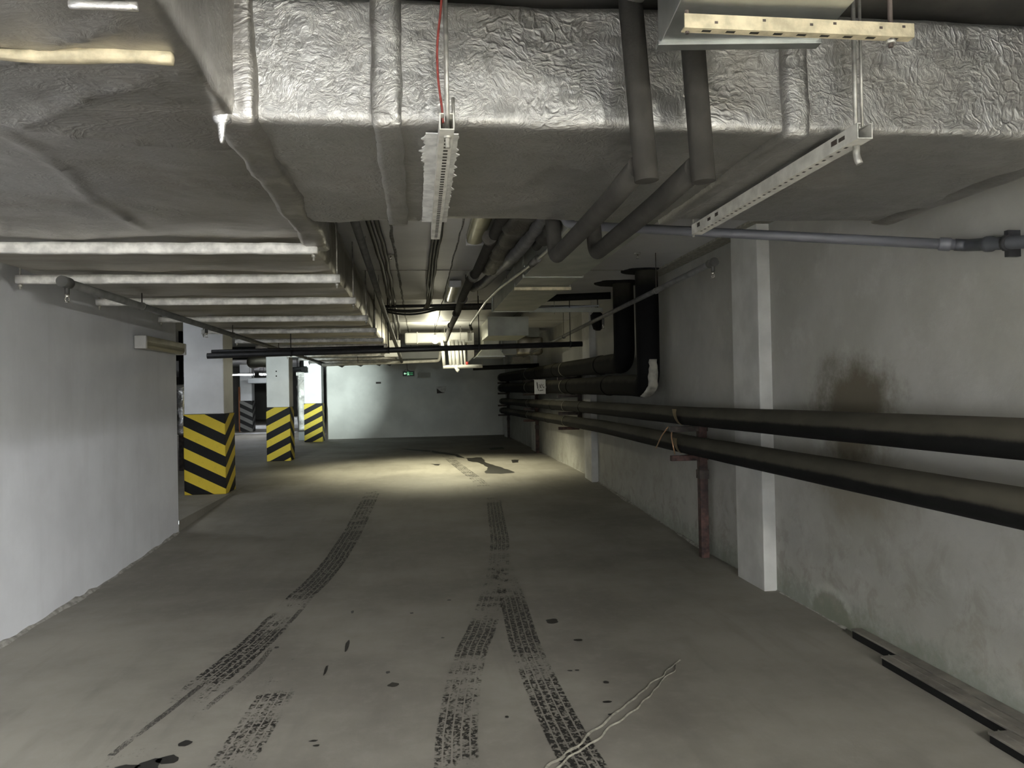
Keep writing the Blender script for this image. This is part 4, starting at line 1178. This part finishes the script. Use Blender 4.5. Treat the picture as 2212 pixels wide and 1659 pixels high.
mb = MB(); mb.lathe((.825, 4.55, 2.55), [(0, .04), (.02, .05), (.12, .05), (.14, .035), (.3, .035), (.32, .055), (.40, .055), (.42, .03), (.7, .03)], 'Y', 18, 'insul'); mb.build('valve_body', None, t)
MB().tube([(.825, 4.9, 2.55), (.825, 4.9, CEIL)], .02, 10, 'insul').build('stem', None, t)
MB().box(.795, .845, 4.82, 4.826, 2.545, 2.59, 'signwhite').build('tag', None, t)
t = thing('steel_conduit', 'thin bright steel tube running down the lane beside the flat duct', 'pipe', (.8, 8, 2.5))
MB().tube(fil([(.90, 4.9, 2.515), (.878, 5.16, 2.50), (.84, 5.67, 2.49), (.75, 6.95, 2.50), (.715, 8.0, 2.50), (.73, 10.7, 2.50)], .2), .014, 12, 'galv').build('tube', None, t)
MB().tube([(.86, 5.40, 2.495), (.845, 5.62, 2.49)], .026, 14, 'insul2').build('coupling', None, t)
MB().tube(fil([(.73, 10.68, 2.50), (.735, 10.85, 2.49), (.76, 10.9, 2.44)], .06), .02, 12, 'blackiron').build('elbow', None, t)
for y in (6.4, 9.5):
    MB().tube([(.745, y, 2.50), (.745, y, CEIL)], .004, 6, 'darksteel').build('hanger_wire', None, t)
t = thing('flat_duct', 'flat olive-grey sheet duct along the ceiling right of the pipes', 'duct', (1.12, 6.5, 2.5))
MB().box(.885, 1.37, 3.95, 9.05, 2.50, 2.70, 'galv_dull', .004).build('body', None, t)
for y in (4.0, 6.3, 9.02):
    MB().box(.87, 1.385, y, y + .03, 2.492, 2.71, 'galv_dull', .002).build('flange', None, t)
t = thing('duct_hanger', 'white angle brace under the flat duct right of the pipes', 'bracket', (1.12, 6.88, 2.46))
MB().box(.868, 1.39, 6.85, 6.89, 2.462, 2.49, 'cream', .002).build('channel', None, t)
for x in (.876, 1.382):
    rodmb(x, 6.87, 2.45, CEIL, .004).build('rod', None, t)
# stubs by the risers
t = thing('branch_pipe', 'black pipe crossing from the farther riser toward the flat duct', 'pipe', (1.9, 9.6, 2.7))
MB().tube([(2.42, 9.45, 2.735), (1.45, 9.75, 2.735)], .045, 16, 'black').build('pipe', None, t)
MB().tube([(1.47, 9.745, 2.735), (1.47, 9.745, CEIL)], .008, 8, 'darksteel').build('hanger_rod', None, t)
t = thing('ceiling_panel', 'bluish panel strip below the black branch pipe', 'panel', (1.95, 10.1, 2.6))
mb = MB(); mb.prism([(1.46, 10.0, 2.62), (2.40, 10.0, 2.66), (2.40, 10.35, 2.70), (1.60, 10.35, 2.70)], (0, 0, .02), 'bluepanel'); mb.build('panel', None, t)
MB().box(1.46, 2.45, 9.99, 10.02, 2.585, 2.645, 'galv_dull', .002).build('edge_rail', None, t)
for x in (1.8, 2.3):
    rodmb(x, 10.02, 2.56, CEIL, .005).build('rod', None, t)
mb = MB(); mb.tube([(2.47, 10.5, 2.63), (2.475, 10.49, 2.60), (2.48, 10.48, 2.50), (2.49, 10.47, 2.40), (2.49, 10.47, 2.375)], [.05, .085, .085, .065, .03], 18, 'black')
mb.tube([(2.50, 10.5, 2.62), (2.50, 10.5, CEIL)], .006, 6, 'cable')
tag(mb.build('rubber_sleeve'), 'black rubber sleeve hanging beyond the risers behind the sprinkler pipe', 'sleeve')
for i, (x, y, lab) in enumerate(((-.23, 7.0, 'small ceiling nozzle left of the middle cable bundle'), (2.03, 6.9, 'small ceiling nozzle right of the flat duct'), (1.85, 13.2, 'small ceiling nozzle beyond the grey box'))):
    mb = MB(); mb.tube([(x, y, CEIL), (x, y, CEIL - .015)], .03, 14, 'rod'); mb.tube([(x, y, CEIL - .015), (x, y, CEIL - .05)], .008, 8, 'brass'); mb.tube([(x, y, CEIL - .05), (x, y, CEIL - .053)], .016, 12, 'brass')
    tag(mb.build('ceiling_nozzle'), lab, 'sprinkler', 'ceiling nozzles')
# pipe along the side of the left duct
t = thing('side_pipe', 'dark pipe clipped to the right flank of the left foil duct', 'pipe', (-.4, 9, 2.4))
MB().tube([(-.40, 5.0, 2.70), (-.405, 8.6, 2.60), (-.40, 9.4, 2.55), (-.33, 12.6, 2.28), (-.33, 15.5, 2.19)], .03, 14, 'sprink').build('pipe', None, t)
for y, z in ((6.2, 2.66), (8.2, 2.62), (11.0, 2.41), (13.5, 2.26)):
    MB().tube([(-.40 + (.05 if y > 10 else 0), y, z), (-.40 + (.05 if y > 10 else 0), y, CEIL)], .006, 6, 'rod').build('hanger_rod', None, t)

# ------------------------------------------------------------------ far equipment
t = thing('grey_duct_box', 'grey sheet metal box hanging at the ceiling right of the bulb', 'duct', (1.4, 12.3, 2.43))
MB().box(1.10, 1.725, 12.0, 13.3, 2.44, 2.72, 'galv_dull', .006).build('body', None, t)
MB().box(1.09, 1.735, 11.99, 12.02, 2.43, 2.73, 'galv_dull', .003).build('face_flange', None, t)
for x in (1.15, 1.68):
    rodmb(x, 12.5, 2.72, CEIL, .006).build('hanger_rod', None, t)
t = thing('duct_hood', 'tapered sheet metal hood below the grey box', 'duct', (1.3, 14.0, 2.2))
mb = MB(); mb.prism([(1.19, 14.0, 2.355), (1.47, 14.0, 2.355), (1.575, 14.0, 2.208), (1.06, 14.0, 2.208)], (0, .7, 0), 'galv_dull'); mb.build('hood', None, t)
MB().box(1.19, 1.47, 14.0, 14.7, 2.355, CEIL, 'galv_dull').build('neck', None, t)
MB().box(1.05, 1.585, 13.99, 14.71, 2.195, 2.21, 'galv', .001).build('rim', None, t)
t = thing('white_duct', 'white duct across the ceiling behind the bulb', 'duct', (.4, 15.2, 2.5))
MB().box(-.25, .97, 14.85, 15.4, 2.515, 2.72, 'whitepipe', .03).build('body', None, t)
MB().box(-.02, .0, 14.83, 15.42, 2.505, 2.73, 'whitepipe', .003).build('joint_flange', None, t)
for x in (-.15, .85):
    rodmb(x, 15.1, 2.71, CEIL, .006).build('hanger_rod', None, t)
t = thing('white_cabinet', 'tall white sheet panel behind the white pipes right of the bulb', 'cabinet', (1.03, 15, 2.15))
mb = MB(); mb.prism([(.965, 15.0, 2.145), (1.09, 15.0, 2.26), (1.09, 15.0, 2.72), (.965, 15.0, 2.71)], (0, .35, 0), 'whitepipe'); mb.build('panel', None, t)
MB().box(1.085, 1.10, 14.99, 15.36, 2.25, 2.73, 'darksteel').build('edge_strip', None, t)
rodmb(1.03, 15.2, 2.70, CEIL, .008).build('hanger_rod', None, t)
t = thing('pipe_manifold', 'cluster of white plastic pipes with a red valve right of the bulb', 'pipe', (.7, 14.5, 2.0))
for x, r, zt, zb in ((.482, .032, 2.50, 2.06), (.605, .030, 2.52, 2.06), (.672, .032, 2.55, 2.02), (.745, .036, 2.55, 2.02), (.815, .024, 2.55, 2.06), (.88, .022, 2.55, 2.06)):
    MB().tube([(x - .03, 14.5, zt), (x, 14.5, zb)], r, 14, 'whitepipe').build('down_pipe', None, t)
MB().tube([(.46, 14.5, 2.04), (1.2, 14.48, 2.045)], .034, 16, 'whitepipe').build('header_pipe', None, t)
MB().tube(fil([(.70, 14.46, 2.04), (.72, 14.45, 1.98), (.75, 14.45, 1.955)], .03), .034, 12, 'whitepipe').build('drain_elbow', None, t)
MB().tube([(.91, 14.5, 2.07), (.91, 14.5, 2.13)], .03, 14, 'red').build('valve_handle', None, t)
for x in (.5, .8, 1.0):
    rodmb(x, 14.55, 2.5, CEIL, .006).build('hanger_rod', None, t)
MB().box(.44, 1.02, 14.53, 14.56, 2.50, 2.53, 'whitepipe').build('support_rail', None, t)
t = thing('white_box', 'overexposed white cabinet hanging beside the end of the left duct', 'cabinet', (-.47, 15, 2.25))
MB().box(-.603, -.338, 15.0, 15.2, 2.27, 2.59, 'whitepipe', .006).build('case', None, t)
MB().box(-.59, -.351, 14.99, 15.0, 2.285, 2.44, 'whitepipe', .001).build('door', None, t)
for z in (2.295,):
    MB().tube([(-.62, 14.98, 2.30), (-.62, 15.05, 2.30)], .035, 12, 'whitepipe').build('cable_gland', None, t)
rodmb(-.47, 15.1, 2.58, CEIL, .008).build('hanger_rod', None, t)
t = thing('cross_pipe', 'pale pipe crossing low in front of the far wall', 'pipe', (-.3, 15.6, 2.18))
MB().tube(fil([(-1.9, 15.6, 2.155), (-.5, 15.6, 2.18), (.42, 15.6, 2.205), (.45, 15.6, 2.40), (.45, 15.62, CEIL)], .06), .03, 14, 'whitemetal').build('pipe', None, t)
MB().tube([(-1.2, 15.6, 2.165), (-1.2, 15.6, 2.40)], .006, 6, 'darksteel').build('hanger_rod', None, t)
t = thing('dark_duct', 'dark grey duct across the lane behind the white cabinet', 'duct', (.05, 16.4, 2.25))
MB().box(-.45, .55, 16.2, 16.6, 2.28, 2.45, 'greybox', .01).build('body', None, t)
for x in (-.35, .45):
    rodmb(x, 16.4, 2.44, CEIL, .006).build('hanger_rod', None, t)
t = thing('grey_panel_box', 'grey enamelled box right of the tapered hood', 'cabinet', (1.7, 14.7, 2.25))
MB().box(1.60, 1.87, 14.6, 14.9, 2.265, 2.60, 'greybox', .005).build('case', None, t)
MB().box(1.61, 1.73, 14.594, 14.6, 2.275, 2.59, 'greybox', .001).build('door', None, t)
rodmb(1.7, 14.75, 2.60, CEIL, .008).build('hanger_rod', None, t)
t = thing('foil_bundle', 'crumpled foil-wrapped duct end beside the grey panel box', 'duct', (2.2, 15.2, 2.28))
mb = MB(); mb.soft(1.94, 2.45, 15.0, 15.6, 2.29, 2.62, .05, (.04, .06, .04), .03, 6, 'foil_old', 1.1, None, .02, 12); mb.build('wrapping', None, t)
MB().box(2.0, 2.40, 15.1, 15.4, 2.61, CEIL, 'galv_dull').build('neck', None, t)
t = thing('brown_box', 'small brownish box hanging under the foil-wrapped duct end', 'cabinet', (2.15, 16.0, 2.15))
MB().box(1.97, 2.33, 16.0, 16.3, 2.15, 2.285, 'plank', .004).build('case', None, t)
rodmb(2.1, 16.2, 2.28, CEIL, .006).build('hanger_rod', None, t)
t = thing('low_black_pipe', 'black pipe across the corner just above the top wall pipe', 'pipe', (2.1, 17.0, 2.1))
MB().tube([(1.2, 17.0, 2.085), (2.68, 17.0, 2.125)], .05, 14, 'black').build('pipe', None, t)
rodmb(1.4, 17.0, 2.1, CEIL, .006).build('hanger_rod', None, t)

# exit sign
t = thing('exit_sign', 'small green running-man exit sign hanging on a wire before the far wall', 'sign', (-.29, 22.5, 2.06))
MB().box(-.457, -.121, 22.5, 22.54, 2.060, 2.205, 'exitbody', .004).build('case', None, t)
mb = MB(); yy = 22.4975
mb.prism([(-.425, yy, 2.135), (-.395, yy, 2.165), (-.375, yy, 2.14), (-.34, yy, 2.14), (-.34, yy, 2.128), (-.375, yy, 2.128), (-.395, yy, 2.10)], (0, .004, 0), 'exitwhite')
mb.build('arrow', None, t)
mb = MB()
mb.box(-.335, -.275, yy, yy + .003, 2.172, 2.180, 'exitgreen'); mb.box(-.335, -.328, yy, yy + .003, 2.085, 2.172, 'exitgreen'); mb.box(-.282, -.275, yy, yy + .003, 2.085, 2.172, 'exitgreen')
mb.ball((-.300, yy + .001, 2.158), .008, 'exitwhite', 8, (1, .3, 1))
mb.prism([(-.315, yy, 2.148), (-.295, yy, 2.150), (-.290, yy, 2.115), (-.305, yy, 2.112)], (0, .003, 0), 'exitwhite')
mb.prism([(-.305, yy, 2.115), (-.290, yy, 2.115), (-.272, yy, 2.088), (-.282, yy, 2.083)], (0, .003, 0), 'exitwhite')
mb.prism([(-.307, yy, 2.115), (-.296, yy, 2.112), (-.315, yy, 2.083), (-.325, yy, 2.088)], (0, .003, 0), 'exitwhite')
mb.build('running_figure', None, t)
mb = MB()
for z0, z1 in ((2.146, 2.158), (2.098, 2.112)):
    for i in range(4):
        mb.box(-.255 + i * .024, -.239 + i * .024, yy, yy + .003, z0, z1, 'exitgreen')
mb.build('lettering', None, t)
MB().tube(fil([(-.30, 22.52, 2.205), (-.33, 22.52, 2.27), (-.335, 22.52, CEIL)], .06), .007, 6, 'cable').build('suspension_wire', None, t)
MB().tube(fil([(-.42, 22.52, 2.20), (-.39, 22.52, 2.25), (-.30, 22.52, 2.235), (-.24, 22.52, 2.205)], .05), .006, 6, 'cable').build('loop_wire', None, t)
# small plates on the far wall
mb = MB(); mb.box(-1.325, -1.17, 24.28, 24.305, 1.88, 1.937, 'darksteel', .003)
tag(mb.build('metal_plate'), 'small dark plate on the far wall left of the exit sign', 'plate')
mb = MB()
pts = [(.553, 24.29, 1.757), (.86, 24.29, 1.765), (.82, 24.27, 1.56), (.56, 24.29, 1.545)]
mb.prism(pts, (0, .012, 0), 'whitemetal'); o = mb.build('paper_notice')
tag(o, 'curled paper notice on the far wall right of the exit sign', 'paper')
mb = MB(); mb.prism([(.555, 24.285, 1.70), (.70, 24.275, 1.585), (.82, 24.268, 1.555), (.56, 24.285, 1.54)], (0, .004, 0), 'darksteel'); mb.build('dark_curl', None, o)

# ------------------------------------------------------------------ hall on the left
t = thing('foil_riser', 'upright foil-wrapped duct between the middle and far columns', 'duct', (-3.5, 24.2, .2))
mb = MB(); mb.soft(-3.68, -3.30, 24.0, 24.35,   .45, 2.30, .04, (.05, .06, .08), .03, 4, 'foil', 6, None, .02, 9); mb.build('wrapping', None, t)
MB().box(-3.70, -3.28, 23.98, 24.37, 2.16, 2.30, 'foil', .01).build('collar', None, t)
MB().box(-3.66, -3.32, 24.02, 24.33, .191, .46, 'greybox', .01).build('stand', None, t)
MB().box(-3.6, -3.35, 24.05, 24.3, 2.30, CEIL, 'black').build('upper_neck', None, t)
t = thing('foil_riser', 'foil-wrapped duct standing in the gap between left wall and nearest column', 'duct', (-4.4, 15, .2))
mb = MB(); mb.soft(-4.50, -4.36, 15.0, 15.2, .85, 1.80, .03, (.03, .04, .05), .03, 7, 'foil_bright', 9, None, .03, 14); mb.build('wrapping', None, t)
MB().box(-4.48, -4.38, 15.05, 15.15, .191, .87, 'darksteel').build('stand', None, t)
MB().box(-4.46, -4.40, 15.06, 15.14, 1.79, CEIL, 'black').build('upper_neck', None, t)
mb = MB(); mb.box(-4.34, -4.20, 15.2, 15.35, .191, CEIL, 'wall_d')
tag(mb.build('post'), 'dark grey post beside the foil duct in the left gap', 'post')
mb = MB(); mb.box(-6.98, -6.90, 31.0, 31.1, .191, 1.95, 'orangewood')
tag(mb.build('post'), 'orange-brown post left of the unlit striped column', 'post')
mb = MB(); mb.box(-6.2, -5.3, 29.0, 29.6, 2.04, 2.24, 'greybox', .03)
for x in (-6.1, -5.4):
    mb.tube([(x, 29.3, 2.23), (x, 29.3, CEIL)], .01, 6, 'darksteel')
tag(mb.build('hall_duct'), 'short galvanised duct below the lit battens in the hall', 'duct')
t = thing('sagging_duct', 'dark duct with a silver belly at the hall ceiling left of the middle column', 'duct', (-4.6, 20, 2.4))
MB().box(-9.0, -2.9, 20.0, 20.5, 2.50, 2.80, 'black', .02).build('dark_casing', None, t)
mb = MB(); mb.soft(-4.3, -3.25, 19.9, 20.6, 2.30, 2.56, .10, (.08, .08, .05), .04, 4, 'foil_old', 2.2, None, .02, 9); mb.build('foil_belly', None, t)
mb = MB(); mb.tube([(-3.55, 22.3, 2.30), (-3.20, 22.3, 2.33)], .06, 12, 'black'); mb.box(-3.28, -3.18, 22.2, 22.35, 2.22, 2.36, 'black'); mb.tube([(-3.4, 22.3, 2.3), (-3.4, 22.3, CEIL)], .012, 6, 'black')
tag(mb.build('camera_housing'), 'black device hanging left of the far column', 'device')
mb = MB(); mb.box(-6.9, -5.2, 37.0, 38.6, .191, .55, 'glare_block', .03)
tag(mb.build('parapet'), 'low pale block behind the unlit striped column in the hall', 'block')

# ------------------------------------------------------------------ planks along the right wall foot
def plank(label, x0, x1, y0, y1, h):
    t = thing('floor_rail', label, 'rail', ((x0 + x1) / 2, (y0 + y1) / 2, 0), 'rails along the foot of the right wall')
    ang = [(x0, y1), (x1, y1), (x1, y0), (x0, y0)]
    mb = MB(); mb.box(x0 + .004, x1, y0, y1, 0, h, 'blacktar', .003); mb.build('side', None, t)
    mb = MB(); mb.box(x0, x1, y0 - .004, y1 + .004, h - .004, h + .008, 'plank', .002)
    if x1 - x0 > .07:
        mb.box(x0 + (x1 - x0) * .45, x0 + (x1 - x0) * .5, y0, y1, h + .004, h + .014, 'plank')
    mb.build('top_plate', None, t)
    return t
plank('dark steel rail lying against the foot of the right wall, farthest piece', 2.60, 2.668, 1.2, 4.44, .05)
plank('dark steel rail in front of the wall rail, middle piece', 2.50, 2.596, 1.2, 3.98, .045)
plank('dark steel rail in front of the others, just entering the frame corner', 2.40, 2.496, 1.2, 3.05, .04)
